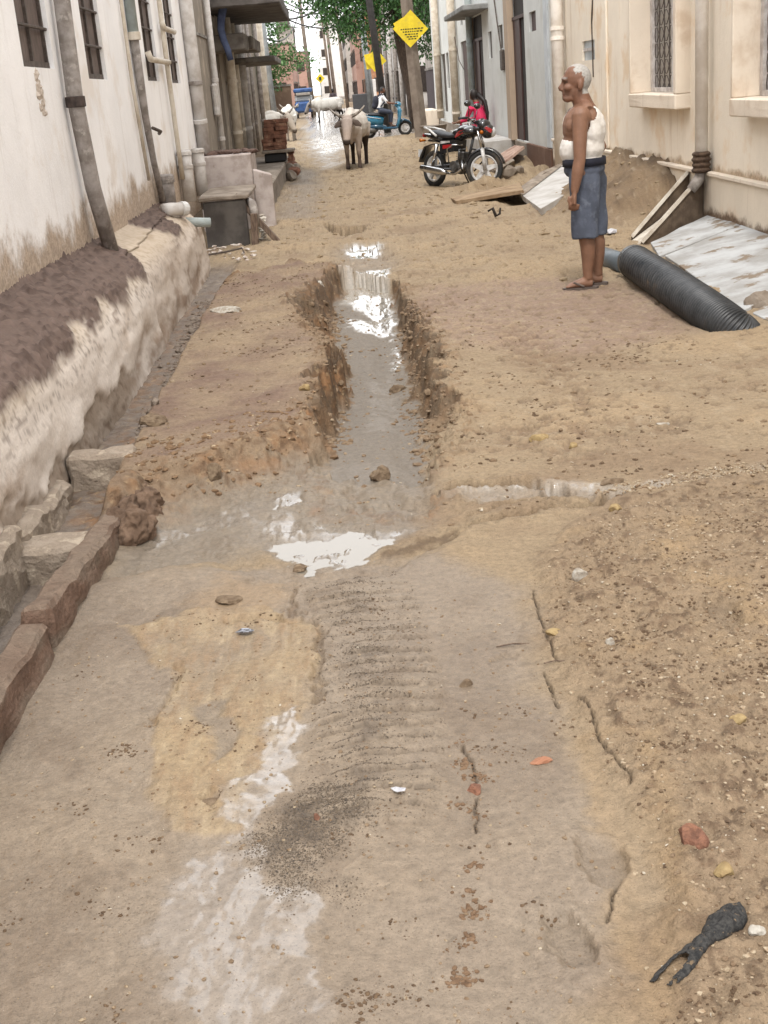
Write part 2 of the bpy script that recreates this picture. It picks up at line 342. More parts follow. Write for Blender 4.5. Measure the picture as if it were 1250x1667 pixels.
    # upper spill and sink hole
    u1 = P([(545, 410), (560, 398), (620, 396), (640, 420), (640, 440), (560, 440)]); mu = sst(-u1, -.2, .15); h = h - .05 * mu; put(C(170, 150, 124), mu * .8); film([(556, 402), (624, 400), (622, 418), (566, 420)], -.03, (206, 200, 190), .08, .3); wet = np.maximum(wet, mu * .35)
    sk = P([(530, 365), (545, 370), (595, 368), (588, 378), (560, 382), (540, 376)]); ms = sst(-sk, -.04, .04); h = h - .30 * ms; put(C(84, 62, 46), ms * .8)  # sink hole's shade deepened by painting its ground colour dark
    # rills cut by the run-off
    def rill(pts, w, dep, c=None, cf=.6, asym=0.0):
        nonlocal h
        d = lsd(PG(pts), wx, wy); f = 1 - sst(d, w * .35, w); h = h - dep * f
        if c is not None: put(c, (1 - sst(d, w * .2, w * .9)) * cf)
        h = h + dep * .35 * sst(d, w * .8, w * 1.3) * (1 - sst(d, w * 1.3, w * 3))
    rill([(640, 885), (700, 868), (800, 848), (900, 823), (960, 818), (1010, 802)], .045, .045, C(126, 100, 74), .75)
    rill([(690, 798), (760, 782), (850, 781), (930, 797)], .035, .032, C(126, 100, 74), .75)
    rill([(790, 806), (860, 799), (960, 806)], .03, .024, C(130, 104, 78), .7); rill([(760, 826), (840, 815), (920, 812)], .025, .016, C(140, 114, 86), .6)
    rill([(370, 1005), (430, 1003), (500, 1012), (525, 1030), (524, 1080), (516, 1140)], .018, .011, C(140, 116, 88), .7)
    rill([(300, 1070), (280, 1110), (262, 1150), (248, 1190)], .016, .012, C(140, 112, 84), .7)
    rill([(470, 935), (490, 970), (486, 1000)], .012, .010, C(140, 112, 84), .6)
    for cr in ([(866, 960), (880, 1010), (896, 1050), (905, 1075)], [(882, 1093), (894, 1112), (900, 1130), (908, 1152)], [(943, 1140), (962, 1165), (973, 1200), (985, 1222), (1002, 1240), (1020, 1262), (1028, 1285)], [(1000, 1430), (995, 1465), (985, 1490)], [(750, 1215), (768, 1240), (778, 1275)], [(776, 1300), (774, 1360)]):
        d = lsd(PG(cr), x + .006 * fbm(x * 16, y * 16, 3, 91), y + .008 * fbm(x * 16, y * 16, 3, 93)); f = 1 - sst(d, .0008, .0042); h = h - .016 * f; put(C(84, 64, 46), f * .9)  # shade inside the cracks is painted dark into the ground colour
    ch = P([(700, 800), (780, 786), (900, 786), (1000, 790), (1090, 768), (1250, 752), (1250, 768), (1100, 786), (1010, 802), (900, 806), (760, 806)]); mc = sst(-ch, -.03, .05); h = h - .022 * mc * (1 - .4 * n3); put(C(176, 158, 136), mc * .8); wet = np.maximum(wet, mc * .55)
    # sandy flow tongues in the foreground
    ft = P([(195, 1015), (300, 1000), (430, 985), (520, 1020), (524, 1100), (500, 1160), (450, 1240), (400, 1320), (330, 1370), (280, 1360), (245, 1260), (250, 1170), (285, 1080), (220, 1040)])
    mft = sst(-ft, -.012, .02); h = h + .006 * mft; put(yel, mft * np.clip(.75 + .5 * n2, 0, 1)); st = fbm(x * 26, y * 5, 4, 95, .6); put(C(184, 148, 106), mft * sst(st, .1, .6) * .55); put(C(214, 188, 146), mft * sst(-st, .25, .7) * .5)
    h = h + .0025 * mft * st
    fg = P([(330, 1150), (380, 1140), (395, 1200), (370, 1240), (335, 1245)]); put(C(166, 148, 126), sst(-fg, -.01, .02) * .8); h = h - .006 * sst(-fg, -.01, .02)
    ft2 = P([(290, 985), (360, 940), (480, 930), (490, 980), (430, 1000), (320, 1005)]); put(C(192, 160, 120), sst(-ft2, -.05, .08) * .7)
    # tractor tread
    cl = PG([(560, 925), (588, 1000), (602, 1100), (602, 1200), (590, 1290), (560, 1360), (540, 1430), (560, 1560), (590, 1667)])
    cy = np.array([q[1] for q in cl])[::-1]; cx = np.array([q[0] for q in cl])[::-1]; xc = np.interp(y, cy, cx); u = x - xc
    yA = G(600, 930).y; yB = G(600, 1345).y; yC = G(600, 1600).y
    mask = sst(u, -.17, -.13) * (1 - sst(u, .16, .22)) * sst(y, yC, yB + .05) * (1 - sst(y, yA - .35, yA))
    mask = mask * np.clip(.80 + 1.1 * n2 + .35 * n3, .0, 1) * (.35 + .65 * sst(y, yB - .1, yB + .05))
    v = y / .078 + np.where(u < 0, -u * 4.5, u * .7) + .42 * n2 + .16 * n3 + .3 * n1
    fr = v - np.floor(v); saw = sst(fr, .0, .14) * (1 - fr * .75)
    h = h + mask * .018 * saw; gro = (1 - sst(fr, .05, .16)) + sst(fr, .93, 1.0)
    put(C(124, 106, 86), np.clip(gro, 0, 1) * mask * .6)
    put(C(140, 122, 102), mask * np.exp(-(u / .05) ** 2) * np.clip(.3 + n3, 0, .8))
    d2 = psd(PG([(460, 1330), (520, 1290), (560, 1290), (580, 1330), (540, 1370), (500, 1400), (430, 1400), (420, 1370)]), wx, wy); put(C(108, 94, 80), sst(-d2, -.05, .05) * np.clip(.6 + n3, 0, .9))
    # footprints
    for fx, fy, rx, ry, dp in ((965, 1395, .055, .10, .016), (925, 1520, .06, .10, .018), (350, 1310, .03, .03, .012), (830, 1070, .05, .04, .006), (1190, 1010, .07, .10, .02), (470, 960, .05, .05, .007)):
        p = G(fx, fy); d = np.sqrt(((wx - p.x) / rx) ** 2 + ((wy - p.y) / ry) ** 2); h = h - dp * (1 - sst(d, .55, 1.0)) + dp * .35 * sst(d, .8, 1.05) * (1 - sst(d, 1.05, 1.6)); put(C(150, 130, 106), (1 - sst(d, .5, 1.05)) * .4)
    # thin sheets of water in the foreground
    film([(240, 1500), (285, 1440), (360, 1385), (440, 1395), (480, 1440), (535, 1448), (540, 1500), (524, 1560), (512, 1720), (320, 1740), (262, 1610)], -.02, (184, 170, 154), .03, .45); film([(300, 1400), (380, 1360), (470, 1420), (500, 1560), (470, 1700), (240, 1700), (230, 1520)], -.02, (178, 162, 144), .14, .5, .6)
    film([(440, 1180), (490, 1150), (500, 1200), (478, 1240), (498, 1300), (440, 1320), (400, 1350), (366, 1400), (340, 1395), (390, 1300), (428, 1240)], -.02, (184, 170, 154), .025, .45)
    film([(380, 850), (470, 830), (560, 860), (660, 862), (600, 905), (440, 905)], -.05, (178, 164, 146), .10, .6, .8); film([(200, 880), (330, 835), (430, 815), (430, 850), (300, 890), (190, 930)], -.06, (160, 146, 128), .10, .3, .75)
    film([(720, 794), (850, 789), (1000, 792), (1090, 772), (1100, 782), (1010, 802), (900, 800), (760, 802)], -.02, (196, 184, 166), .05, .4, .85)
    # gutter at the foot of the ledge
    gu = sst(-x, 1.06, 1.14) * sst(y, 1.0, 1.2) * (1 - sst(y, 12.5, 13.5)); yk = G(185, 860).y
    gd = np.where(y < yk + 1.2, .06, .06 - .0 * y); h = h * (1 - gu) + gu * (-.05 - .03 * (y < yk) + .012 * n3); put(C(152, 136, 122), gu * .9); wet = np.maximum(wet, gu * .3)
    # shore line of mud by the red kerb stones
    # heaps: sand against the cream wall, loose sand about the motorbike
    hp = .58 * np.exp(-(((x - 3.75) / .85) ** 2)) * sst(y, 12.5, 14.2) * (1 - sst(y, 16.2, 18.0)); rough = np.clip(fbm(x * 3.5, y * 1.6, 4, 111, .5), -1, 1)
    h = h + hp * (1 + .14 * rough) + sst(hp, .02, .15) * (.022 * n2 + .010 * np.clip(n3, -1, 1)) ; f = sst(hp, .03, .2); put(C(164, 134, 98), f * .9); put(C(124, 98, 70), f * sst(rough + .4 * n3, .1, .6) * .7)
    m2 = sst(x, 1.0, 2.4) * sst(y, 15.5, 19.0) * (1 - sst(y, 36, 42)); r2 = np.clip(fbm(x * 2.0, y * .9, 4, 121, .5), -1, 1); h = h + m2 * (.05 + .09 * r2); put(C(204, 174, 130), m2 * .6); put(C(160, 128, 92), m2 * sst(-r2, .1, .7) * .6)
    m3 = sst(y, 18, 24) * (1 - sst(y, 44, 52)); h = h + m3 * .05 * np.clip(r2 + .2, 0, 1); put(C(206, 178, 136), m3 * .6); put(C(168, 138, 104), m3 * sst(fbm(x * 3, y * 1.6, 4, 131, .6), .1, .6) * .6)
    bk = np.exp(-((x - 1.9) / .9) ** 2 - ((y - 21.0) / 1.3) ** 2); h = h * (1 - .85 * bk) - .02 * bk
    fr_ = .12 * np.exp(-((x - 2.25) / .55) ** 2 - ((y - 19.7) / .45) ** 2); h = h + fr_
    # pooled, wet road far off and the wet strip before it
    wr = psd([(-1.0, 40), (-.3, 27), (.35, 29), (.2, 34), (1.4, 43), (4, 46), (3, 120), (-2.5, 120)], x + .3 * n2, y + 1.2 * n2); mw = sst(-wr, -.2, .6); put(C(176, 164, 150), mw * .85); wet = np.maximum(wet, mw * .75); h = h * (1 - .7 * mw)
    wl = psd([(-1.0, 17.5), (-.25, 17), (-.2, 22), (-.3, 27), (-.9, 30)], x + .15 * n2, y + .5 * n2); put(C(158, 138, 114), sst(-wl, -.2, .3) * .7); wet = np.maximum(wet, .35 * sst(-wl, -.2, .3))
    for pp in ([(830, 535), (900, 600), (960, 655)], [(830, 700), (880, 720), (930, 735)], [(900, 690), (980, 700), (1060, 690)]):
        d = lsd(PG(pp), wx, wy); f = 1 - sst(d, .05, .22); h = h - .02 * f * np.clip(.5 + n3, 0, 1); put(C(156, 122, 92), f * .6 * np.clip(.5 + n3, 0, 1))
    # hoof marks and scuffs over the drier lane
    md = sst(y, 4.3, 6) * (1 - mt) * (1 - mpl * .6); k1 = fbm(x * 4.2, y * 2.6, 3, 141, .6); k2 = fbm(x * 13, y * 8, 3, 145, .6)
    mk = sst(k2 + .45 * k1, .48, .85) * md; h = h - .012 * mk; put(C(150, 122, 94), mk * .65); put(C(216, 192, 156), sst(-k2 - .3 * k1, .45, .9) * md * .5)
    sc_ = sst(np.abs(fbm(x * 2.2 + .6 * k1, y * 7, 3, 151, .55)), .0, .05); put(C(150, 120, 92), (1 - sc_) * md * sst(k1, .1, .5) * .55); h = h - (1 - sc_) * .006 * md * sst(k1, .1, .5)
    hl_ = np.exp(-((x - G(858, 328).x) / .28) ** 2 - ((y - G(858, 328).y) / .5) ** 2); h = h - .16 * hl_
    # flat beds under the standing water
    for pts, zl, dep in POOLS:
        d = psd(PG(pts, zl), wx, wy); w = sst(-d, -.30, -.13); hl = zl + .010 - .014 * sst(-d + .03 * n2 + .02 * n3, -.05, .05) - dep * .6 * sst(-d, -.01, .1) + .012 * n3 + .012 * n2
        h = h * (1 - w) + hl * w; f = sst(-d, -.04, .03); put(C(158, 144, 126), f * .8); wet = np.maximum(wet, f * .85)
    return h, col, wet, clay
POOLS = [([(430, 895), (470, 885), (522, 880), (545, 868), (672, 866), (640, 892), (572, 922), (500, 932), (468, 920)], -.052, .012),
         ([(434, 830), (442, 812), (486, 802), (482, 826), (460, 832)], -.052, .010)]
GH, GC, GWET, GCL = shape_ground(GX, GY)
def ground_z(x, y):
    i = int(np.clip(np.searchsorted(gys, y) - 1, 0, len(gys) - 2)); j = int(np.clip(np.searchsorted(gxs, x) - 1, 0, len(gxs) - 2))
    a = (y - gys[i]) / (gys[i + 1] - gys[i]); b = (x - gxs[j]) / (gxs[j + 1] - gxs[j])
    return float((GH[i, j] * (1 - b) + GH[i, j + 1] * b) * (1 - a) + (GH[i + 1, j] * (1 - b) + GH[i + 1, j + 1] * b) * a)
def build_ground():
    nr, nc = GX.shape; me = bpy.data.meshes.new('ground')
    co = np.stack([GX, GY, GH], -1).reshape(-1, 3).astype(np.float32)
    idx = np.arange(nr * nc).reshape(nr, nc); q = np.stack([idx[:-1, :-1], idx[:-1, 1:], idx[1:, 1:], idx[1:, :-1]], -1).reshape(-1, 4).astype(np.int32)
    me.vertices.add(len(co)); me.vertices.foreach_set('co', co.ravel())
    me.loops.add(q.size); me.loops.foreach_set('vertex_index', q.ravel())
    me.polygons.add(len(q)); me.polygons.foreach_set('loop_start', np.arange(0, q.size, 4, dtype=np.int32))
    me.polygons.foreach_set('use_smooth', np.ones(len(q), bool))
    me.update(calc_edges=True)
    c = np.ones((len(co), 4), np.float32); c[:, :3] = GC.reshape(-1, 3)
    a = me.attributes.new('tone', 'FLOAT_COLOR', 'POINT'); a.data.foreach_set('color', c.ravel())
    w = me.attributes.new('wet', 'FLOAT', 'POINT'); w.data.foreach_set('value', GWET.reshape(-1).astype(np.float32))
    w = me.attributes.new('clay', 'FLOAT', 'POINT'); w.data.foreach_set('value', GCL.reshape(-1).astype(np.float32))
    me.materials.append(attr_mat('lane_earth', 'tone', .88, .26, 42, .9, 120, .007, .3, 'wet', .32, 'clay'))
    return tag(link('ground', me), kind='structure')
ground = build_ground()
# standing water
def water_mat():
    m = bpy.data.materials.new('muddy_water'); m.use_nodes = True; N = m.node_tree.nodes; L = m.node_tree.links; b = N['Principled BSDF']
    b.inputs['Base Color'].default_value = (*S(176, 166, 150, .47), 1); b.inputs['Roughness'].default_value = .06; b.inputs['IOR'].default_value = 1.5; b.inputs['Specular IOR Level'].default_value = .9
    n = N.new('ShaderNodeTexNoise'); n.inputs['Scale'].default_value = 7; n.inputs['Detail'].default_value = 3; g = N.new('ShaderNodeNewGeometry'); L.new(g.outputs['Position'], n.inputs['Vector'])
    bp = N.new('ShaderNodeBump'); bp.inputs['Strength'].default_value = .03; bp.inputs['Distance'].default_value = .02; L.new(n.outputs[0], bp.inputs['Height']); L.new(bp.outputs[0], b.inputs['Normal'])
    return m
WATER = water_mat()
for pts, zl, dep in POOLS:
    pl = PG(pts, zl); mb = MB(); k = len(pl); out = []; sg = sum(pl[i - 1][0] * pl[i][1] - pl[i][0] * pl[i - 1][1] for i in range(k)); sg = 1 if sg > 0 else -1
    for i in range(k):
        d = Vector(pl[(i + 1) % k]) - Vector(pl[i - 1]); d.normalize(); out.append((pl[i][0] + d.y * .05 * sg, pl[i][1] - d.x * .05 * sg, zl))
    mb.add(out, [tuple(range(k))])
    tag(mb.build('puddle_water', WATER), kind='structure')
# ================================================================== walls
def wall_mat(name, top, low, zc, zw, streak, samt=.5, patch=None, rough=.9, bump=.35, stretch=(9, 9, .9), patch_scale=1.6, plo=.52, phi=.66):
    """plaster: clean above, damp and flaking near the ground, rain streaks, worn patches"""
    if name in MATS: return MATS[name]
    m = bpy.data.materials.new(name); m.use_nodes = True; t = m.node_tree; N = t.nodes; L = t.links; b = N['Principled BSDF']; b.inputs['Roughness'].default_value = rough; b.inputs['Specular IOR Level'].default_value = .25
    geo = N.new('ShaderNodeNewGeometry'); pos = geo.outputs['Position']
    def noise(sc, det, st=None, ro=.62):
        n = N.new('ShaderNodeTexNoise'); n.inputs['Scale'].default_value = sc; n.inputs['Detail'].default_value = det; n.inputs['Roughness'].default_value = ro; p = pos
        if st: mp = N.new('ShaderNodeMapping'); mp.inputs['Scale'].default_value = st; L.new(pos, mp.inputs[0]); p = mp.outputs[0]
        L.new(p, n.inputs['Vector']); return n.outputs[0]
    def rng(f, a, c, d=0., e=1.):
        r = N.new('ShaderNodeMapRange'); r.interpolation_type = 'SMOOTHSTEP'
        for i, q in ((1, a), (2, c), (3, d), (4, e)): r.inputs[i].default_value = q
        L.new(f, r.inputs[0]); return r.outputs[0]
    def math_(op, a, c):
        x = N.new('ShaderNodeMath'); x.operation = op
        for i, q in ((0, a), (1, c)):
            if isinstance(q, (int, float)): x.inputs[i].default_value = q
            else: L.new(q, x.inputs[i])
        return x.outputs[0]
    def mix(f, a, c):
        x = N.new('ShaderNodeMix'); x.data_type = 'RGBA'; L.new(f, x.inputs[0])
        for i, q in ((6, a), (7, c)):
            if isinstance(q, tuple): x.inputs[i].default_value = (*q, 1)
            else: L.new(q, x.inputs[i])
        return x.outputs[2]
    sep = N.new('ShaderNodeSeparateXYZ'); L.new(pos, sep.inputs[0])
    c = mix(rng(noise(1.3, 5), .3, .7), tuple(top), tuple(q * .9 for q in top))
    c = mix(math_('MULTIPLY', rng(noise(1.0, 5, stretch), .55, .8), samt), c, tuple(streak))
    if patch: c = mix(rng(noise(patch_scale, 6), plo, phi), c, tuple(patch))
    zz = math_('ADD', sep.outputs[2], math_('MULTIPLY', math_('SUBTRACT', noise(2.2, 8, None, .7), .5), zw * 3))
    f = rng(zz, zc - zw * .35, zc + zw * .35, 1., 0.)
    lowc = mix(rng(noise(38, 6, None, .75), .38, .62), tuple(low), tuple(q * .62 for q in low))
    c = mix(f, c, lowc)
    L.new(c, b.inputs['Base Color'])
    hh = math_('ADD', math_('MULTIPLY', noise(70, 6), .5), math_('SUBTRACT', math_('MULTIPLY', noise(6, 4), 1.2), math_('MULTIPLY', f, .5)))
    bp = N.new('ShaderNodeBump'); bp.inputs['Strength'].default_value = bump; bp.inputs['Distance'].default_value = .02; L.new(hh, bp.inputs['Height']); L.new(bp.outputs[0], b.inputs['Normal'])
    MATS[name] = m; return m
def wall_plane(mb, X, y0, y1, z0, z1, openings, depth, sgn):
    """a wall face along the lane at X with openings; sgn +1 faces right, -1 faces left"""
    Ys = sorted({y0, y1, *[o[0] for o in openings], *[o[1] for o in openings]}); Zs = sorted({z0, z1, *[o[2] for o in openings], *[o[3] for o in openings]})
    for a, b in zip(Ys, Ys[1:]):
        for c, d in zip(Zs, Zs[1:]):
            if any(o[0] <= a and b <= o[1] and o[2] <= c and d <= o[3] for o in openings): continue
            mb.add([(X, a, c), (X, b, c), (X, b, d), (X, a, d)], [(0, 1, 2, 3)])
    Xi = X - sgn * depth
    for a, b, c, d in openings:
        mb.add([(X, a, c), (X, b, c), (X, b, d), (X, a, d), (Xi, a, c), (Xi, b, c), (Xi, b, d), (Xi, a, d)], [(0, 1, 5, 4), (1, 2, 6, 5), (2, 3, 7, 6), (3, 0, 4, 7)])
    Xb = X - sgn * .3
    mb.add([(X, y0, z0), (X, y0, z1), (Xb, y0, z1), (Xb, y0, z0)], [(0, 1, 2, 3)]); mb.add([(X, y1, z0), (X, y1, z1), (Xb, y1, z1), (Xb, y1, z0)], [(0, 1, 2, 3)])
    mb.add([(X, y0, z1), (X, y1, z1), (Xb - sgn * 5, y1, z1), (Xb - sgn * 5, y0, z1)], [(0, 1, 2, 3)])
    mb.add([(Xb, y0, z0), (Xb, y0, z1), (Xb - sgn * 5, y0, z1), (Xb - sgn * 5, y0, z0)], [(0, 1, 2, 3)]); mb.add([(Xb, y1, z0), (Xb, y1, z1), (Xb - sgn * 5, y1, z1), (Xb - sgn * 5, y1, z0)], [(0, 1, 2, 3)])
LW = -1.75
M_white = wall_mat('white_limewash', S(250, 248, 247, .93), S(210, 190, 170, .80), .93, .30, S(206, 198, 190, .86), .55, S(236, 229, 222, .9))
M_shut = mat('old_brown_shutter', S(126, 110, 102), .75, S(98, 84, 78), 9, stretch=(6, 6, 1), bump=.15)
M_frame = mat('grey_brown_iron', S(104, 92, 84), .7, S(76, 64, 56), 20)
M_ci = mat('grey_pipe_cement', S(182, 174, 168, .74), .85, S(140, 130, 122), 9, lo=.3, hi=.7, bump=.3, bscale=90, col3=S(196, 188, 180), scale3=14, lo3=.55, hi3=.66)
M_pvcw = mat('cream_pipe', S(226, 216, 200, .8), .5, S(200, 186, 166, .8), 7, bump=.06)
M_pvcb = mat('pale_blue_pipe', S(190, 204, 206, .76), .5, S(176, 184, 180, .7), 5)
M_pvcg = mat('grey_white_pipe', S(222, 218, 214, .82), .6, S(194, 186, 178, .8), 6, col3=S(160, 148, 136), scale3=5, lo3=.62, hi3=.78)

house = thing('white_house', 'white limewashed house with barred brown windows at the left edge', 'house', (LW, 9, 0))
def at0(o, parent):   # keep world placement under a parent that is moved
    o.parent = parent; o.matrix_parent_inverse = Matrix.Translation(parent.location).inverted() if parent.rotation_euler.z == 0 else (Matrix.Translation(parent.location) @ Euler((0, 0, parent.rotation_euler.z)).to_matrix().to_4x4()).inverted(); return o
WINS = [(7.80, 8.66, 1.87, 3.3), (9.85, 10.66, 1.82, 3.3), (13.05, 13.93, 1.83, 3.4), (15.05, 15.88, 1.82, 3.4)]
mb = MB(); wall_plane(mb, LW, -1.0, 18.0, .3, 6.2, WINS, .05, 1)
at0(mb.build('wall', M_white), house)
for (a, b, c, d) in WINS:
    w = at0(MB().box(LW - .10, LW - .049, a, b, c, d).build('window', M_shut), house)
    fr = MB()
    for k in (a, b - .035, (a + b) / 2 - .015): fr.box(LW - .048, LW - .030, k + .002, k + .033, c + .002, d)
    fr.box(LW - .047, LW - .028, a, b, c, c + .04); at_ = fr.build('frame', M_frame); at_.parent = w; at_.matrix_parent_inverse = house.matrix_world.inverted() if False else Matrix.Identity(4)
    z = c + .24; i = 0
    while z < d:
        o = MB().tube([(LW - .02, a, z), (LW - .02, b, z)], .011, 6).build('bar', M_frame); o.parent = w; z += .26
# hacked plaster below the first window
o = MB()
for k in range(14): o.ell((LW - .004, 8.12 + random.uniform(-.05, .06), 1.84 - .018 * k), (.012, random.uniform(.04, .09), random.uniform(.025, .04)), nu=7, nv=5)
at0(o.build('broken_plaster', mat('bare_plaster', S(222, 210, 198, .84), .95, S(180, 164, 148, .8), 30, bump=.5), wob=.015, wsc=30), house)

def pipe(name, label, pts, r, m, joints=(), jr=1.22, jl=.07, group=None, n=14, cap=True):
    t = thing(name, label, 'pipe', Vector(pts[0]), 0, group)
    at0(MB().tube(pts, r, n, cap).build('pipe_run', m, smooth=True), t)
    for q in joints:
        a, b = Vector(q[0]), Vector(q[1]); d = (b - a).normalized(); 
        at0(MB().tube([a - d * jl / 2, a - d * jl / 2.2, a + d * jl / 2.2, a + d * jl / 2], [r * 1.02, r * jr, r * jr, r * 1.02], n).build('collar', q[2] if len(q) > 2 else m, smooth=False), t)
    return t
def bracket(t, p, m):
    at0(MB().box(p[0] - .10, p[0] + .02, p[1] - .06, p[1] + .06, p[2] - .008, p[2] + .008).build('bracket', m), t)
bx = LW + .075
t = pipe('downpipe', 'thick grey cement downpipe with a dark collar, nearest the camera on the white wall', [(bx, 9.0, 6), (bx, 8.86, 2.4), (bx, 8.80, 1.66), (bx + .01, 8.92, 1.1), (bx + .05, 9.08, .60)], .055, M_ci, [((bx, 8.80, 1.66), (bx, 8.8, 1.2), mat('rust_dark', S(92, 78, 72), .8, S(60, 50, 46), 20))])
t = pipe('downpipe', 'narrow stained pipe, pale blue above and rusty below, between the second and third windows', [(bx - .03, 12.12, 6), (bx - .03, 12.14, 2.22)], .05, M_pvcb, [((bx - .03, 12.14, 2.2), (bx - .03, 12.14, 2.0), M_pvcw)])
at0(MB().tube([(bx - .03, 12.14, 2.22), (bx - .03, 12.16, 1.86), (bx - .03, 12.2, 1.52), (bx - .03, 12.36, 1.1), (bx - .02, 12.55, .72)], [.042, .04, .034, .03, .03], 10).build('lower_run', M_ci, smooth=True), t)
at0(MB().tube([(bx + .02, 12.23, 1.40), (bx + .06, 12.45, 1.36), (bx + .03, 12.55, 1.34)], .016, 8).build('tap_spout', M_frame, smooth=True), t)
t = pipe('water_pipe', 'thin cream pipe running up beside the pale blue downpipe', [(LW + .03, 11.72, 5), (LW + .03, 11.76, 1.8), (LW + .03, 12.0, .95)], .016, M_pvcw, n=8)
t = pipe('water_pipe', 'cream pipe with two horizontal elbow arms between third and fourth windows', [(LW + .05, 14.3, 5.5), (LW + .05, 14.33, 2.02), (LW + .05, 14.4, 1.2), (LW + .05, 14.45, .8)], .026, M_pvcw, n=10)
for zz, ya, yb in ((2.02, 12.9, 14.33), (2.36, 14.3, 15.2)):
    at0(MB().tube([(LW + .05, ya, zz + .07), (LW + .07, ya, zz), (LW + .07, yb, zz)], .03, 9).build('elbow_arm', M_pvcw, smooth=True), t)
t = pipe('downpipe', 'pale cement downpipe with ringed joints at the far corner of the white house', [(LW + .08, 16.75, 6), (LW + .08, 16.8, 2.2), (LW + .08, 16.9, .95)], .085, M_pvcg, [((LW + .08, 16.8, 1.82), (LW + .08, 16.8, 1.2), M_ci), ((LW + .08, 16.84, 1.36), (LW + .08, 16.9, 1.), M_pvcg)], 1.12, .05)
for lab, y_, zt, zb, mm in (('short mossy pipe stub standing on the ledge beside an elbow', 12.72, .95, .64, M_ci), ('short white capped pipe stub on the far end of the ledge', 14.55, 1.10, .55, M_pvcg), ('ringed pipe stub nearest the pink concrete tank', 16.0, 1.06, .5, M_pvcg)):
    t = pipe('pipe_stub', lab, [(LW + .09, y_, zb), (LW + .09, y_ - .02, zt)], .075, mm, [((LW + .09, y_ - .02, zt - .03), (LW + .09, y_ - .02, zb), mm), ((LW + .09, y_ - .01, (zt + zb) / 2 + .1), (LW + .09, y_, zb), mm)], 1.14, .04)
t = pipe('pipe_elbow', 'grey pipe elbow lying on the ledge below the mossy stub', [(LW + .10, 12.15, .66), (LW + .16, 12.2, .66), (LW + .30, 12.35, .64)], .06, M_pvcg, [((LW + .27, 12.32, .645), (LW + .3, 12.35, .64), mat('white_pvc', S(228, 226, 222, .8), .4))], 1.15, .06)
t = pipe('pipe_stub', 'white pipe end poking out of the ledge face towards the lane', [(-1.5, 12.55, .50), (-1.27, 12.62, .47)], .045, M_pvcb, [])

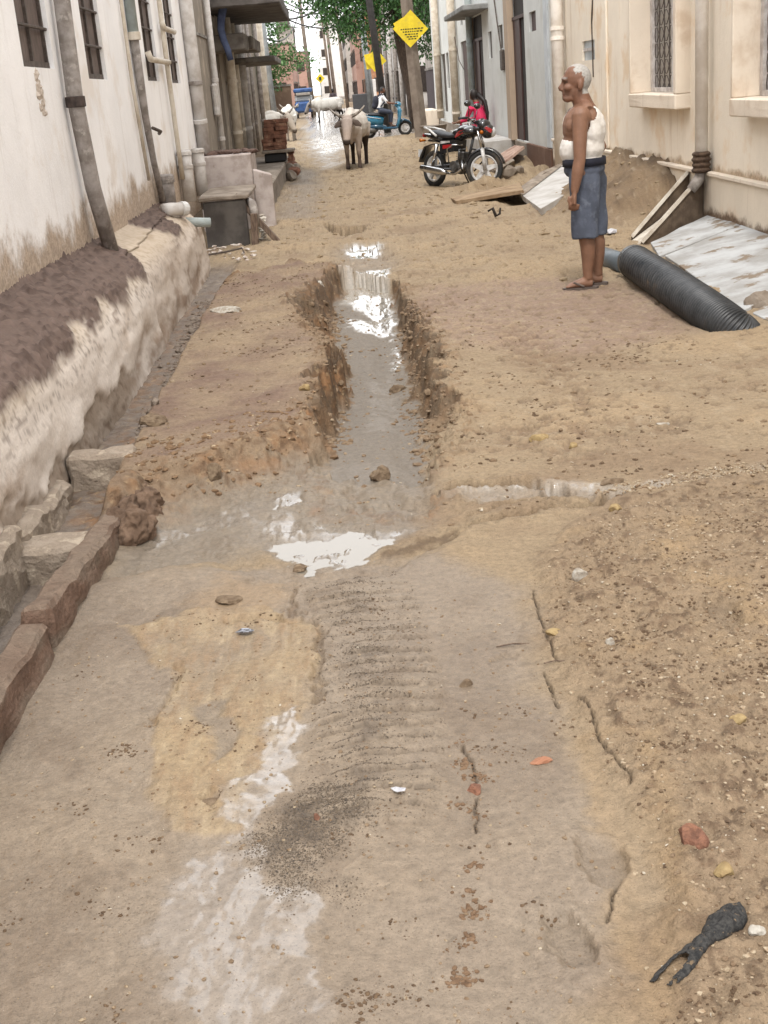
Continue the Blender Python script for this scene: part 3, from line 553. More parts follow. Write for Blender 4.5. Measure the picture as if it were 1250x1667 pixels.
# ------------------------------------------------------------------ rounded ledge along the house
def build_ledge():
    prof = [(-1.76, .76), (-1.72, .725), (-1.66, .695), (-1.58, .665), (-1.51, .635), (-1.455, .60), (-1.415, .555), (-1.385, .50), (-1.365, .43), (-1.352, .35), (-1.345, .27), (-1.338, .19), (-1.332, .11), (-1.327, .04), (-1.322, -.04), (-1.318, -.12), (-1.314, -.2)]
    pr = np.array(prof); s = np.linspace(0, 1, len(pr)); ss = np.linspace(0, 1, 60); px, pz = np.interp(ss, s, pr[:, 0]), np.interp(ss, s, pr[:, 1])
    yy = [-.5]
    while yy[-1] < 13.0: yy.append(yy[-1] + max(.012, .0035 * yy[-1]))
    yy = np.array(yy); A, B = np.meshgrid(np.arange(60), yy); X = px[A]; Z = pz[A]; Y = B.copy(); al = np.concatenate([[0], np.cumsum(np.hypot(np.diff(px), np.diff(pz)))])[A]
    k = 1 - .10 * sst(Y, 5, 12); Z = np.where(Z > 0, Z * k, Z); X = X + (X > -1.7) * .02 * fbm(Y * .8, Z * 3, 3, 201)
    top = sst(Z, .40, .56); n2 = fbm(Y * 1.8, al * 6, 4, 203, .6); n3 = fbm(Y * 7, al * 22, 4, 207, .65); n1 = fbm(Y * 1.3, al * 2.5, 3, 209)
    dirt = sst(Z, .36, .50) * sst(.45 + .5 * n1 + .4 * n2 + (Z - .50) * 5.0 - 1.6 * sst(Y, 9.1, 9.5) * (1 - sst(Y, 10.3, 11.2)) - .3 * sst(Y, 11, 12), .15, .45)
    step = sst(Y, 8.9, 9.05) * .03 * (Z < .6); X = X - step
    n5 = fbm(Y * 24, al * 60, 3, 219, .6); Z = Z + dirt * (.012 + .026 * np.abs(n3) + .010 * n2 + .012 * n5); X = X + (1 - top) * (.0016 * n3 + .005 * n1) * (Z < .5)
    brk = sst(-(Z - .13 - .10 * n2 - .05 * n1), -.02, .03) * (1 - sst(Y, 7.0, 8.2)); X = X - brk * (.014 + .012 * np.abs(n3))
    white = np.array(S(236, 226, 216, .80)); tanc = np.array(S(210, 192, 174, .74)); brown = np.array(S(166, 142, 122, .7)); dk = np.array(S(140, 120, 110, .54)); dk2 = np.array(S(104, 86, 78, .52)); rub = np.array(S(176, 160, 144, .66))
    col = np.ones(X.shape + (3,)) * white
    def put(c, f):
        nonlocal col
        f = np.clip(f, 0, 1); col = col * (1 - f[..., None]) + c * f[..., None]
    st = fbm(Y * 5, al * 1.5, 4, 211, .6)
    put(tanc, sst(n1 + .6 * n2, -.1, .7) * .55); put(brown, sst(n2 + .2 * st, .35, .95) * .45); put(tanc, sst(Y, 8, 10) * .5); put(brown * .9, sst(Y, 9.5, 11) * sst(n2 + .4 * st, .1, .7) * .5)
    put(brown, (1 - sst(Z, .02, .30)) * np.clip(.5 + n2, 0, 1) * .8); put(rub, brk * .85); put(brown * .7, brk * sst(n3, .2, .7) * .7)
    put(dk, dirt); put(dk2, dirt * sst(n3 + .3 * n2, .1, .6) * .7); put(np.array(S(150, 128, 118)), dirt * sst(-n3, .35, .8) * .5)
    spot = sst(fbm(Y * 12, al * 30, 4, 217, .65) + .9 * (Z - .52), .12, .42) * sst(Z, .15, .5) * (1 - dirt) * (1 - .6 * sst(Y, 8.5, 10.5)); put(dk, spot * .6)
    put(np.array(S(206, 184, 152, .7)), top * (1 - dirt) * .5)
    nr, nc = X.shape; co = np.stack([X, Y, Z], -1).reshape(-1, 3)
    idx = np.arange(nr * nc).reshape(nr, nc); q = np.stack([idx[:-1, :-1], idx[:-1, 1:], idx[1:, 1:], idx[1:, :-1]], -1).reshape(-1, 4)
    me = bpy.data.meshes.new('ledge'); e1 = list(range(nr * nc - nc, nr * nc))
    me.from_pydata(co.tolist(), [], q.tolist() + [e1 + []]); me.update()
    me.polygons.foreach_set('use_smooth', [True] * (len(q)) + [False])
    a = me.attributes.new('tone', 'FLOAT_COLOR', 'POINT'); c = np.ones((len(co), 4)); c[:, :3] = col.reshape(-1, 3); a.data.foreach_set('color', c.ravel())
    me.materials.append(attr_mat('ledge_cement', 'tone', .92, .10, 40, .4, 90, .008, .2, None, .10))
    return me
ledge = thing('cement_ledge', 'rounded whitewashed cement ledge with dark crusted dirt on top along the white house', 'ledge', (-1.33, 6, 0))
at0(link('ledge_body', build_ledge()), ledge)
def rock(mb, c, s, seed, rz=0.0, cut=.75, n=2, tilt=0.0):
    """an angular lump: a subdivided ball cut by random planes"""
    rnd = random.Random(seed); bm = bmesh.new(); bmesh.ops.create_icosphere(bm, subdivisions=n, radius=1)
    pl = [(Vector((rnd.gauss(0, 1), rnd.gauss(0, 1), rnd.gauss(0, .8))).normalized(), rnd.uniform(cut - .2, cut + .1)) for _ in range(9)]
    e = Euler((tilt, tilt * .6, rz)).to_matrix()
    for v in bm.verts:
        p = v.co.copy()
        for nn, d in pl:
            k = p.dot(nn)
            if k > d: p -= nn * (k - d)
        p *= 1 + rnd.uniform(-.04, .04); v.co = Vector(c) + e @ Vector((p.x * s[0], p.y * s[1], p.z * s[2]))
    bm.verts.index_update(); mb.add([v.co for v in bm.verts], [[v.index for v in f.verts] for f in bm.faces]); bm.free(); return mb
M_foot = mat('broken_footing_stone', S(196, 180, 162, .60), .95, S(160, 142, 124, .56), 9, bump=.9, bscale=60, bdist=.014, col3=S(206, 190, 170), scale3=9, lo3=.5, hi3=.62)
for k, (ya, yb, zt, xo) in enumerate(((3.2, 4.02, .12, -.03), (4.05, 4.52, .15, -.03), (4.56, 4.94, .10, -.03), (4.98, 5.40, .06, -.03))):
    o = MB().box(-1.40, -1.262 + xo, ya, yb, -.2, zt, .02).build('footing_stone', M_foot, wob=.018, wsc=14, sub=6, seed=k * 3.1, smooth=False); at0(o, ledge)
M_redst = mat('red_sandstone', S(160, 128, 110, .52), .95, S(124, 98, 84, .5), 11, bump=.9, bscale=60, bdist=.014, col3=S(186, 158, 132, .52), scale3=6, lo3=.48, hi3=.66)
for lab, ya, yb, zt, xa, xb, sd in (('longer red sandstone kerb block edging the gutter', 3.68, 4.86, .13, -1.11, -1.015, 1), ('sloping red sandstone kerb block with a grey face at the left edge', 2.0, 3.66, .14, -1.12, -1.015, 2)):
    o = MB().box(xa, xb, ya, yb, -.25, zt, .015)
    o.v = [(x + (.04 * (y - ya) / (yb - ya)) * (sd == 1), y, z - (.08 * max(0, (y - ya) / (yb - ya)) if sd == 1 else -.06 + .10 * (y - ya) / (yb - ya)) * (z > 0)) for x, y, z in o.v]
    o = o.build('kerb_stone', attr_mat('muddy_sandstone', 'tone', .95, .28, 30, .9, 70, .012, .2, None, .3), wob=.022, wsc=8, sub=13, seed=sd * 7.7)
    def kt(co, no):
        n = fbm(co[:, 1] * 6, co[:, 0] * 6 + co[:, 2] * 6, 4, 401, .6)[:, None]; up_ = sst(no[:, 2], .3, .8)[:, None]; c = np.array(S(158, 128, 110, .52)) * (1 + .35 * n); g_ = np.clip(n * 2.2, 0, 1) * .6; c = c * (1 - g_) + np.array(S(150, 142, 128, .5)) * g_
        f = np.clip(up_ * .85 + sst(-co[:, 2], -.06, .06)[:, None] * .8 + .5 * n, 0, 1); return c * (1 - f) + np.array(S(172, 152, 134, .48)) * f
    paint(o.data, 'tone', kt); tag(o, lab, 'kerb stone', 'red stones along the gutter')
for lab, p, s_, sd in (('flat grey stone wedged across the gutter beside the earth shelf', (-1.19, 5.62, .03), (.15, .075, .08), 5), ('reddish stone wedged across the gutter between footing and kerb', (-1.2, 4.55, -.01), (.13, .10, .07), 6)):
    o = MB().box(p[0] - s_[0], p[0] + s_[0], p[1] - s_[1], p[1] + s_[1], p[2] - .12, p[2] + s_[2], .015)
    tag(o.build('cross_stone', M_foot, wob=.014, wsc=14, sub=5, seed=sd), lab, 'stone')
# the end of the earth shelf: a crusted stone standing at its corner
o = MB()
for k in range(16): rock(o, (-.95 + .05 * math.sin(k * 2.4), 4.78 + .036 * k, -.02 + .035 * math.sin(k * 1.7)), (.07 + .02 * math.sin(k), .09, .09 + .02 * math.cos(k * 3)), 500 + k, n=2)
o = remeshed(o, 'crusted_boulder', mat('clay_crust', S(158, 130, 108, .5), .95, S(120, 96, 78, .5), 16, bump=.9, bscale=60, bdist=.014), None, .008, 1); bm = bmesh.new(); bm.from_mesh(o.data)
from mathutils import noise as nz
for v in bm.verts: v.co += v.normal * (nz.noise(v.co * 14) * .02 + nz.noise(v.co * 45) * .014)
bm.to_mesh(o.data); bm.free(); tag(o, 'crusted reddish boulder at the corner of the earth shelf', 'boulder')

# ------------------------------------------------------------------ tank, slabs and pipes at the end of the ledge
M_pink = mat('pinkish_concrete', S(206, 194, 188, .72), .9, S(178, 164, 156), 5, bump=.25, bscale=60, col3=S(150, 132, 120), scale3=3, lo3=.62, hi3=.75)
M_dkconc = mat('damp_dark_slate', S(104, 98, 92), .75, S(76, 70, 66), 4, bump=.15)
M_conc = mat('old_concrete', S(176, 164, 150), .92, S(136, 122, 108), 4, bump=.35, bscale=50, col3=S(104, 92, 82), scale3=2.5, lo3=.58, hi3=.75)
M_wood = mat('weathered_wood', S(140, 120, 104), .9, S(96, 78, 66), 5, stretch=(14, 14, 2), bump=.3)
t = thing('concrete_tank', 'pinkish concrete tank with broken rubble on top at the end of the ledge', 'tank', (-1.4, 16.5, 0))
at0(MB().box(-1.74, -1.06, 16.5, 17.6, -.1, .93, .012).build('tank_body', M_pink, wob=.008, wsc=5, sub=3), t)
for k in range(9): at0(rock(MB(), (-1.68 + .075 * k, 16.9 + .1 * math.sin(k * 3), .95), (.07, .16, .04), 40 + k, n=1, rz=k).build('rubble', mat('rubble_brown', S(120, 96, 86), .95, S(90, 70, 62), 20, bump=.5)), t)
o = MB().box(-1.055, -.82, 16.52, 16.66, -.05, .74, .015); o.v = [(x, y, z - (x + 1.055) * .35 * (z > .3)) for x, y, z in o.v]
tag(o.build('upright_concrete_slab', M_pink, wob=.006, sub=2), 'narrow upright concrete panel with a slanting top beside the tank', 'slab')
t = thing('slate_slab', 'dark slate slab standing upright before the concrete tank', 'slab', (-1.3, 14.8, 0))
at0(MB().box(-1.55, -1.06, 14.8, 14.86, -.08, .5, .008).build('slab', M_dkconc), t)
at0(MB().box(-1.60, -1.02, 14.78, 16.4, .51, .56, .01).build('cap_slab', M_conc, wob=.012, sub=2), t)
pipe('pipe_elbow', 'grey curved pipe hanging at the edge of the slate slab', [(-1.04, 14.95, .46), (-.99, 14.86, .44), (-.975, 14.84, .36), (-.975, 14.84, .18)], .05, M_ci, [])
o = MB().box(-.03, .03, -.05, .05, 0, .75, .006, M=Matrix.Translation((-.72, 14.9, -.04)) @ Euler((0, R_(-38), 0)).to_matrix().to_4x4()); tag(o.build('plank', M_wood), 'weathered wooden plank leaning against the concrete panel', 'plank')
o = MB().box(-.04, .04, -.04, .04, 0, .42, .006, M=Matrix.Translation((-1.0, 14.76, -.08)) @ Euler((0, R_(3), 0)).to_matrix().to_4x4()); tag(o.build('wooden_post', M_wood), 'short wooden post at the open edge of the slate slab', 'post')
for k, (p, lab) in enumerate(((G(330, 425), 'thin rusty iron rod lying across the gutter end'),)):
    o = MB().tube([(p.x - .05, p.y, .05), (p.x + .25, p.y + .05, .07), (p.x + .42, p.y + .1, .09), (p.x + .44, p.y + .06, .04)], .01, 6); tag(o.build('iron_rod', M_frame), lab, 'rod')
M_litter = mat('pale_litter', S(226, 220, 214, .8), .7, S(176, 150, 130), 30, bump=.4)
o = MB()
for k in range(34):
    p = G(random.uniform(340, 415), random.uniform(405, 432)); rock(o, (p.x, p.y, .03 + random.uniform(0, .03)), (random.uniform(.01, .05), random.uniform(.01, .05), random.uniform(.006, .02)), k + 300, n=1, rz=k)
tag(o.build('rubbish', M_litter), 'pale rubbish and rubble scattered below the slate slab', 'rubbish', kind='stuff')
o = MB()
for k in range(10): rock(o, (-.93 + .03 * math.sin(k), 15.0 + .02 * k, .02 + .035 * k * .8), (.05, .05, .022), 340 + k, n=1)
tag(o.build('plaster_lumps', mat('pale_plaster', S(226, 220, 208, .8), .9, S(190, 176, 160), 12)), 'stacked pale plaster lumps under the leaning plank', 'plaster')

# ------------------------------------------------------------------ grey house beyond
M_grey2 = wall_mat('bare_grey_render', S(168, 156, 142, .66), S(160, 142, 122, .66), .6, .3, S(120, 106, 94), .7, S(196, 182, 164, .72), stretch=(5, 5, .6))
M_slabu = mat('stained_slab', S(150, 144, 136), .9, S(112, 104, 98), 3, bump=.3, col3=S(182, 176, 168), scale3=2)
h2 = thing('grey_house', 'unpainted grey house with projecting slabs and many pipes beyond the white house', 'house', (-1.8, 25, 0))
H2X = -1.86
ops2 = [(22.0, 23.4, .6, 2.35), (25.6, 26.8, .6, 2.35), (28.2, 29.2, .6, 2.3), (22.2, 23.4, 2.95, 4.4), (25.4, 26.6, 2.95, 4.4)]
mb = MB(); wall_plane(mb, H2X, 18.02, 35.0, -.2, 6.0, ops2, .35, 1); at0(mb.build('wall', M_grey2), h2)
M_dkdoor = mat('dark_old_door', S(78, 68, 62), .8, S(54, 46, 42), 7, stretch=(5, 5, .8))
for k, (a, b, c, d) in enumerate(ops2): at0(MB().box(H2X - .36, H2X - .30, a, b, c, d).build('door' if k < 3 else 'shutter', M_dkdoor), h2)
at0(MB().box(H2X - .1, -1.32, 22.3, 23.4, 2.36, 2.62, .02).build('balcony_slab', M_slabu, wob=.015, sub=2), h2)
at0(MB().box(H2X - .1, -1.24, 23.4, 25.8, 2.40, 2.60, .02).build('balcony_slab', M_slabu, wob=.015, sub=2), h2)
at0(MB().box(H2X - .1, -.98, 25.9, 29.0, 2.22, 2.33, .02).build('balcony_slab', M_slabu, wob=.015, sub=2), h2)
at0(MB().box(H2X - .1, -.66, 21.6, 27.0, 2.98, 3.18, .02).build('roof_slab', mat('dark_slab', S(122, 116, 112), .9, S(88, 82, 78), 3, bump=.3), wob=.02, sub=2), h2)
at0(MB().box(H2X - .1, H2X + .02, 18.1, 22, 2.52, 2.56).build('string_course', M_slabu), h2)
at0(MB().box(-1.86, -.98, 19.4, 28.5, -.2, .34, .03).build('plinth', M_conc, wob=.02, sub=4, wsc=3), h2)
at0(MB().box(-1.86, -1.2, 17.7, 19.6, -.2, .5, .03).build('step', M_conc, wob=.02, sub=3), h2)
at0(MB().box(H2X + .01, H2X + .10, 21.0, 21.3, 1.35, 1.85, .03).build('meter_box', M_pvcg), h2)
pc = [(349, .05, M_pvcg, 'first'), (376, .09, M_pvcw, 'second'), (385, .06, M_pvcw, 'third'), (393, .10, M_pvcg, 'fourth'), (402, .04, M_ci, 'fifth'), (409, .04, M_ci, 'sixth'), (421, .06, M_ci, 'seventh'), (429, .09, M_pvcw, 'eighth')]
for px_, r, mm, nm in pc:
    xx = H2X + r + .02; y_ = XP(px_, 120, xx).y
    pipe('downpipe', nm + ' pipe along the grey house, counted from its near corner', [(xx, y_, .34), (xx, y_, 4.2)], r, mm, [((xx, y_, 1.9), (xx, y_, 1), mm), ((xx, y_, 1.0), (xx, y_, .5), mm)], 1.15, .06, 'pipes on the grey house')
o = MB(); n_ = 14
o.tube([(H2X + .25 + .05 * math.sin(i), 21.7 + .02 * i, 4.4 - 2.2 * i / n_) for i in range(n_ + 1)], [(.10 * (1 - .5 * i / n_), .03) for i in range(n_ + 1)], 8)
tag(o.build('blue_cloth', mat('faded_blue_cloth', S(96, 108, 140), .9, S(70, 80, 112), 8), smooth=True), 'faded blue cloth hanging down past the grey slab', 'cloth')
# bricks and black drum at the far end of the plinth
M_brick = mat('old_red_brick', S(168, 120, 98), .9, S(124, 88, 72), 12, bump=.4, col3=S(188, 150, 124), scale3=9, lo3=.55, hi3=.7)
me_b = MB().box(-.11, .11, -.055, .055, -.035, .035, .006).build('brick', M_brick); mbk = me_b.data; bpy.data.objects.remove(me_b)
t = thing('brick_stack', 'loose stack of old red bricks on the grey plinth', 'brick stack', (-1.1, 25.9, .34))
rb_ = random.Random(5)
for z_ in range(8):
    for x_ in range(2):
        for y_ in range(3):
            o = link('brick', mbk, t); o.location = (-.20 + .235 * x_ + rb_.uniform(-.02, .03) + .012 * z_, .12 * y_ + rb_.uniform(-.015, .015), .24 + .072 * z_ + .035); o.rotation_euler = (0, rb_.uniform(-.05, .05), rb_.uniform(-.15, .15))
at0(MB().box(-1.42, -.78, 25.75, 26.45, .52, .575, .01).build('base_slab', M_conc, wob=.01, sub=2), t)
for x_ in range(1):
    for z_ in range(3): o = link('brick', mbk, t); o.location = (.24, .05 + .02 * z_, .035 + .07 * z_); o.rotation_euler = (0, 0, 1.4 + .2 * z_)
tag(MB().box(-1.38, -.95, 25.85, 26.3, .345, .515, .02).build('black_trough', mat('black_plastic', (.012, .012, .013), .5)), 'black trough under the brick stack slab', 'trough')
for k in range(6):
    p = (-.86 + .05 * math.sin(k * 2), 25.3 + .28 * k, .0); o = rock(MB(), (p[0], p[1], .10 + .05 * (k % 3)), (.12, .14, .12), 60 + k, n=2, rz=k)
    tag(o.build('rubble_stone', M_brick if k % 2 else M_conc), ('nearest', 'second', 'third', 'fourth', 'fifth', 'farthest')[k] + ' rubble stone heaped below the brick stack at the plinth edge', 'stone', 'rubble stones below the brick stack')
# ================================================================== right-hand houses
RW = 3.62
M_cream = wall_mat('cream_limewash', S(250, 238, 220, .90), S(214, 190, 162, .8), .62, .10, S(206, 178, 148, .82), .6, S(238, 216, 188, .88), stretch=(6, 6, .7))
M_cream2 = wall_mat('cream_plinth', S(240, 226, 206, .86), S(150, 124, 102, .66), .22, .14, S(176, 150, 126, .74), .7, S(230, 210, 186, .84), stretch=(14, 14, 1.1))
M_sill = wall_mat('cream_concrete', S(240, 226, 208, .86), S(214, 196, 172), -1, .1, S(176, 148, 122, .74), .5, S(220, 200, 178, .82), stretch=(9, 9, 2))
M_winw = mat('white_window_paint', S(226, 220, 216, .8), .6, S(200, 190, 184), 8)
M_glass = mat('dusty_window_glass', S(170, 162, 152), .3, S(196, 188, 178), 5, spec=.6)
M_grille = mat('dark_window_grille', S(110, 100, 92), .7, S(84, 74, 68), 20)
cr = thing('cream_house', 'cream limewashed house with deep boxed windows at the right edge', 'house', (RW, 14, 0))
w1 = (XP(1098, 100, RW - .16).y, XP(1022, 100, RW - .16).y); w2 = (9.6, XP(1187, 100, RW - .16).y)
WR = [(w1[0] + .05, w1[1] - .03, 1.28, 3.5), (w2[0] + .05, w2[1] - .03, 1.25, 3.5)]
nic = (XP(968, 80, RW).y, XP(948, 80, RW).y, XP(958, 98, RW).z, XP(958, 66, RW).z)
mb = MB(); wall_plane(mb, RW, 1.0, 21.3, .56, 6.2, WR + [nic], .14, -1); at0(mb.build('wall', M_cream), cr)
mb = MB(); wall_plane(mb, RW - .035, 1.0, 21.28, -.3, .56, [], .1, -1); at0(mb.build('plinth', M_cream2), cr)
at0(MB().box(RW - .06, RW + .1, 1.0, 21.27, .545, .585, .008).build('plinth_cap', M_sill, wob=.006, sub=0), cr)
def boxwin(a, b, zb):
    w = at0(MB().box(RW + .145, RW + .16, a + .1, b - .06, zb, 3.3).build('window', M_glass), cr)
    sl = MB().box(RW - .16, RW + .135, a, b, zb - .15, zb, .012).build('sill', M_sill, wob=.006, sub=2); sl.parent = w
    j = MB().box(RW - .15, RW + .136, a + .002, a + .10, zb + .001, 3.4, .008).build('jamb', M_sill); j.parent = w
    j = MB().box(RW - .15, RW + .136, b - .06, b - .002, zb + .001, 3.4, .008).build('jamb', M_sill); j.parent = w
    f = MB(); f.box(RW + .09, RW + .14, a + .11, b - .07, zb + .004, zb + .05)
    m_ = (a + b) / 2
    for y_ in (a + .105, m_ - .06, b - .15): f.box(RW + .085, RW + .142, y_, y_ + .085, zb + .05, 3.3)
    f = f.build('frame', M_winw); f.parent = w
    g_ = MB(); rr = random.Random(3)
    for s0, s1 in ((a + .165, m_ - .035), (m_ + .03, b - .135)):
        nst = 4; dx = (s1 - s0) / nst
        for i in range(nst + 1): g_.tube([(RW + .12, s0 + dx * i, zb + .05), (RW + .12, s0 + dx * i, 3.3)], .006, 5)
        z_ = zb + .1
        while z_ < 3.2:
            for i in range(nst):
                c_ = s0 + dx * (i + .5); g_.tube([(RW + .118, c_ + dx * .42 * math.cos(q), z_ + .075 * math.sin(q) + .02 * math.sin(2 * q)) for q in np.linspace(0, 2 * math.pi, 9)], .005, 4, cap=False)
            z_ += .17
    g_ = g_.build('grille', M_grille); g_.parent = w
    return w
boxwin(w1[0], w1[1], 1.30); boxwin(w2[0], w2[1], 1.27)
n_ = at0(MB().box(RW + .03, RW + .05, nic[0], nic[1], nic[2], nic[3]).build('small_window', mat('pale_pane', S(206, 214, 220, .74), .3, S(176, 186, 192), 4)), cr)
o = MB().box(RW + .012, RW + .029, nic[0], nic[1], (nic[2] * .45 + nic[3] * .55) - .02, (nic[2] * .45 + nic[3] * .55) + .02).build('glazing_bar', M_winw); o.parent = n_
at0(MB().box(RW - .03, RW, 17.0, 17.25, .6, 6, .01).build('pilaster', M_cream), cr)
at0(MB().box(RW - .03, RW, 9.0, 9.3, .6, 6, .01).build('pilaster', M_cream), cr) if False else None
at0(MB().tube([(RW + .002, 17.9, 4), (RW - .004, 17.9, 2.5), (RW - .01, 17.95, 2.3), (RW - .004, 18.0, 2.2), (RW - .004, 17.97, 1.5)], .012, 6).build('cable', M_frame), cr)
M_creampipe = mat('cream_painted_pipe', S(246, 240, 232, .92), .7, S(228, 218, 206, .88), 4, bump=.12, col3=S(206, 190, 170, .82), scale3=3, lo3=.66, hi3=.85)
M_wrap = mat('dark_wrapped_joint', S(104, 84, 68), .95, S(70, 54, 44), 25, bump=.6)
pp = XP(1142, 130, RW - .10); yq = pp.y
t = pipe('downpipe', 'cream cement downpipe with a lumpy dark joint beside the boxed window', [(RW - .10, yq, 6), (RW - .10, yq, .76)], .062, M_creampipe)
o = MB()
for k in range(4): o.ell((RW - .10, yq, .60 + .05 * k), (.098 - .006 * (k % 2), .098, .034), nu=14)
at0(remeshed(o, 'wrapped_joint', M_wrap, None, .008, 2), t)
at0(MB().tube([(RW - .10, yq, .60), (RW - .12, yq, .52), (RW - .2, yq, .42)], [.05, .055, .05], 10).build('spout', M_ci, smooth=True), t)
pp = XP(909, 120, RW - .12); yq2 = pp.y
t = pipe('downpipe', 'fat cream downpipe with ringed collar at the corner of the cream house', [(RW - .12, yq2, 6), (RW - .12, yq2, .02)], .095, M_creampipe, [((RW - .12, yq2, 2.22), (RW - .12, yq2, 1)), ((RW - .12, yq2, 2.08), (RW - .12, yq2, 1))], 1.16, .05)

# gutter troughs from the spout, white cement apron, slabs
M_apron = mat('white_cement_apron', S(222, 224, 225, .56), .88, S(190, 188, 184, .52), 2.5, bump=.3, bscale=40, col3=S(164, 146, 126, .5), scale3=3.2, lo3=.56, hi3=.62)
M_trough = mat('old_cement_plank', S(232, 224, 210, .66), .92, S(196, 182, 164, .6), 4, bump=.3)
a1, a2 = G(1152, 349, .15), G(1065, 402, .0)
def panel(name, label, cat, pts, th, m, wob=.01, group=None, sub=3):
    o = MB().slab(*pts, th); return tag(o.build(name, m, wob=wob, wsc=5, sub=sub, bev=.004), label, cat, group)
yA = a1.y
panel('cement_apron', 'nearer white cement apron sloping from the cream wall to the pipe', 'apron', [(RW - .03, 9.2, .17), (RW - .03, 11.35, .18), (2.78, 10.9, .03), (2.62, 8.2, .01)], .08, M_apron, .012, 'white cement aprons')
panel('cement_apron', 'farther white cement apron between the trough and the nearer apron', 'apron', [(RW - .03, 11.4, .175), (RW - .03, 12.42, .17), (2.86, 11.75, .035), (2.74, 10.95, .02)], .08, M_apron, .012, 'white cement aprons')
panel('cement_apron', 'apron piece at the right edge under the stained plinth', 'apron', [(RW - .03, 6.0, .17), (RW - .03, 9.15, .165), (2.66, 8.15, .0), (2.7, 6.0, .0)], .08, M_apron, .012, 'white cement aprons')
tr = thing('cement_trough', 'open cement trough of two upright boards leading down from the wrapped spout', 'trough', (3.2, 12.6, 0))
for nm, ya, yb in (('far_board', 13.05, 12.28), ('near_board', 12.52, 11.85)):
    o = MB(); A = Vector((RW - .04, ya, .56)); B = Vector((2.80, yb, .03)); th = Vector((.02, .07, 0)); dn = Vector((0, 0, -.5))
    o.add([A, B, B + th, A + th, A + dn, B + Vector((0, 0, -.1)), B + th + Vector((0, 0, -.1)), A + th + dn], [(0, 1, 2, 3), (7, 6, 5, 4), (0, 4, 5, 1), (1, 5, 6, 2), (2, 6, 7, 3), (3, 7, 4, 0)])
    at0(o.build('board', mat('trough_board_dark', S(140, 122, 104), .93, S(104, 88, 74), 5, bump=.4), wob=.006, sub=2), tr)
    o = MB().slab(A + Vector((0, 0, .012)), B + Vector((0, 0, .012)), B + th * 1.7 + Vector((0, 0, .012)), A + th * 1.7 + Vector((0, 0, .012)), .03); at0(o.build('rim', M_trough, wob=.006, sub=2), tr)
o = MB().slab((RW - .04, 12.60, .30), (RW - .04, 13.0, .30), (2.8, 12.26, .0), (2.8, 11.95, .0), .03); at0(o.build('channel_floor', M_trough), tr)
# corrugated black pipe
def corr_pipe():
    A = G(1032, 426, .115); B = G(1160, 512, .06); Cc = G(1212, 556, -.17); n = 320; pts = []; rad = []
    for i in range(n):
        q = i / (n - 1)
        p = A * (1 - q) ** 2 + (B * 2 - (A + Cc) / 2) * 2 * q * (1 - q) + Cc * q * q
        pts.append(p); r = .126; rad.append(r * 1.06 if q < .02 else r + .010 * math.sin(i * 2 * math.pi / 4.0))
    return pts, rad
M_black = mat('black_ribbed_plastic', (.022, .024, .027), .42, (.045, .047, .05), 12, spec=.5, col3=S(120, 104, 86), scale3=5, lo3=.62, hi3=.8)
pts, rad = corr_pipe()
t = thing('corrugated_pipe', 'thick black corrugated pipe lying half buried by the apron', 'pipe', pts[0])
at0(MB().tube(pts, rad, 28, cap=False).build('ribbed_tube', M_black, smooth=True), t)
d0 = (pts[1] - pts[0]).normalized()
at0(MB().tube([pts[0] - d0 * .004, pts[0] + d0 * .10, pts[0] + d0 * .102, pts[0] + d0 * .0], [.135, .138, .11, .11], 28, cap=False).build('socket_rim', M_black, smooth=False), t)
at0(MB().tube([pts[2] + d0 * .05, pts[4] + d0 * .06], .11, 20).build('inner_end', mat('pipe_inside', (.01, .01, .011), .7)), t)
q0 = G(992, 425, .06)
o = MB().tube([(pts[0].x - .02, pts[0].y + .15, .07), (q0.x + .02, q0.y + .35, .05)], .085, 18, cap=True); tag(o.build('grey_pipe', mat('slate_grey_pvc', S(112, 122, 130), .45, S(96, 104, 110), 6), smooth=True), 'slate grey pipe length behind the man, ending at the black pipe', 'pipe')
# fallen slabs before the grey house
M_marble = mat('pale_stone_slab', S(232, 230, 227, .58), .7, S(206, 200, 192, .54), 3, bump=.15, col3=S(160, 148, 136, .5), scale3=3, lo3=.62, hi3=.74)
panel('stone_slab', 'pale stone slab sloping down left of the man from the fat corner pipe', 'slab', [G(918, 266, .30), G(966, 288, .26), G(880, 340, .10), G(849, 317, .10)], .08, M_marble, .004)
panel('stone_slab', 'thin concrete strip slab beside the pale slab below the brown plinth', 'slab', [G(880, 280, .28), G(912, 266, .32), G(847, 315, .13), G(838, 311, .12)], .05, M_conc, .004)
panel('stone_slab', 'long tan slab bridging a dark hole before the motorbike', 'slab', [G(733, 322, .06), G(742, 327, .06), G(852, 309, .17), G(846, 298, .17)], .05, mat('tan_slab', S(182, 158, 128), .9, S(150, 124, 96), 5, bump=.3), .004)
hole = MB().box(2.32, 2.62, 16.2, 17.2, -.2, .035, .02); 
panel('stone_slab', 'small broken concrete slab leaning by the step of the grey house', 'slab', [G(803, 276, .20), G(834, 258, .30), G(836, 272, .12), G(806, 286, .06)], .05, M_conc, .004)
M_brick2 = M_brick
panel('rubble_slab', 'broken pinkish ramp slab with holes before the doorstep', 'slab', [G(795, 262, .12), G(838, 236, .38), G(852, 238, .38), G(815, 268, .12)], .05, mat('pink_slab', S(206, 176, 158, .74), .9, S(160, 128, 112), 4, bump=.3), .01)
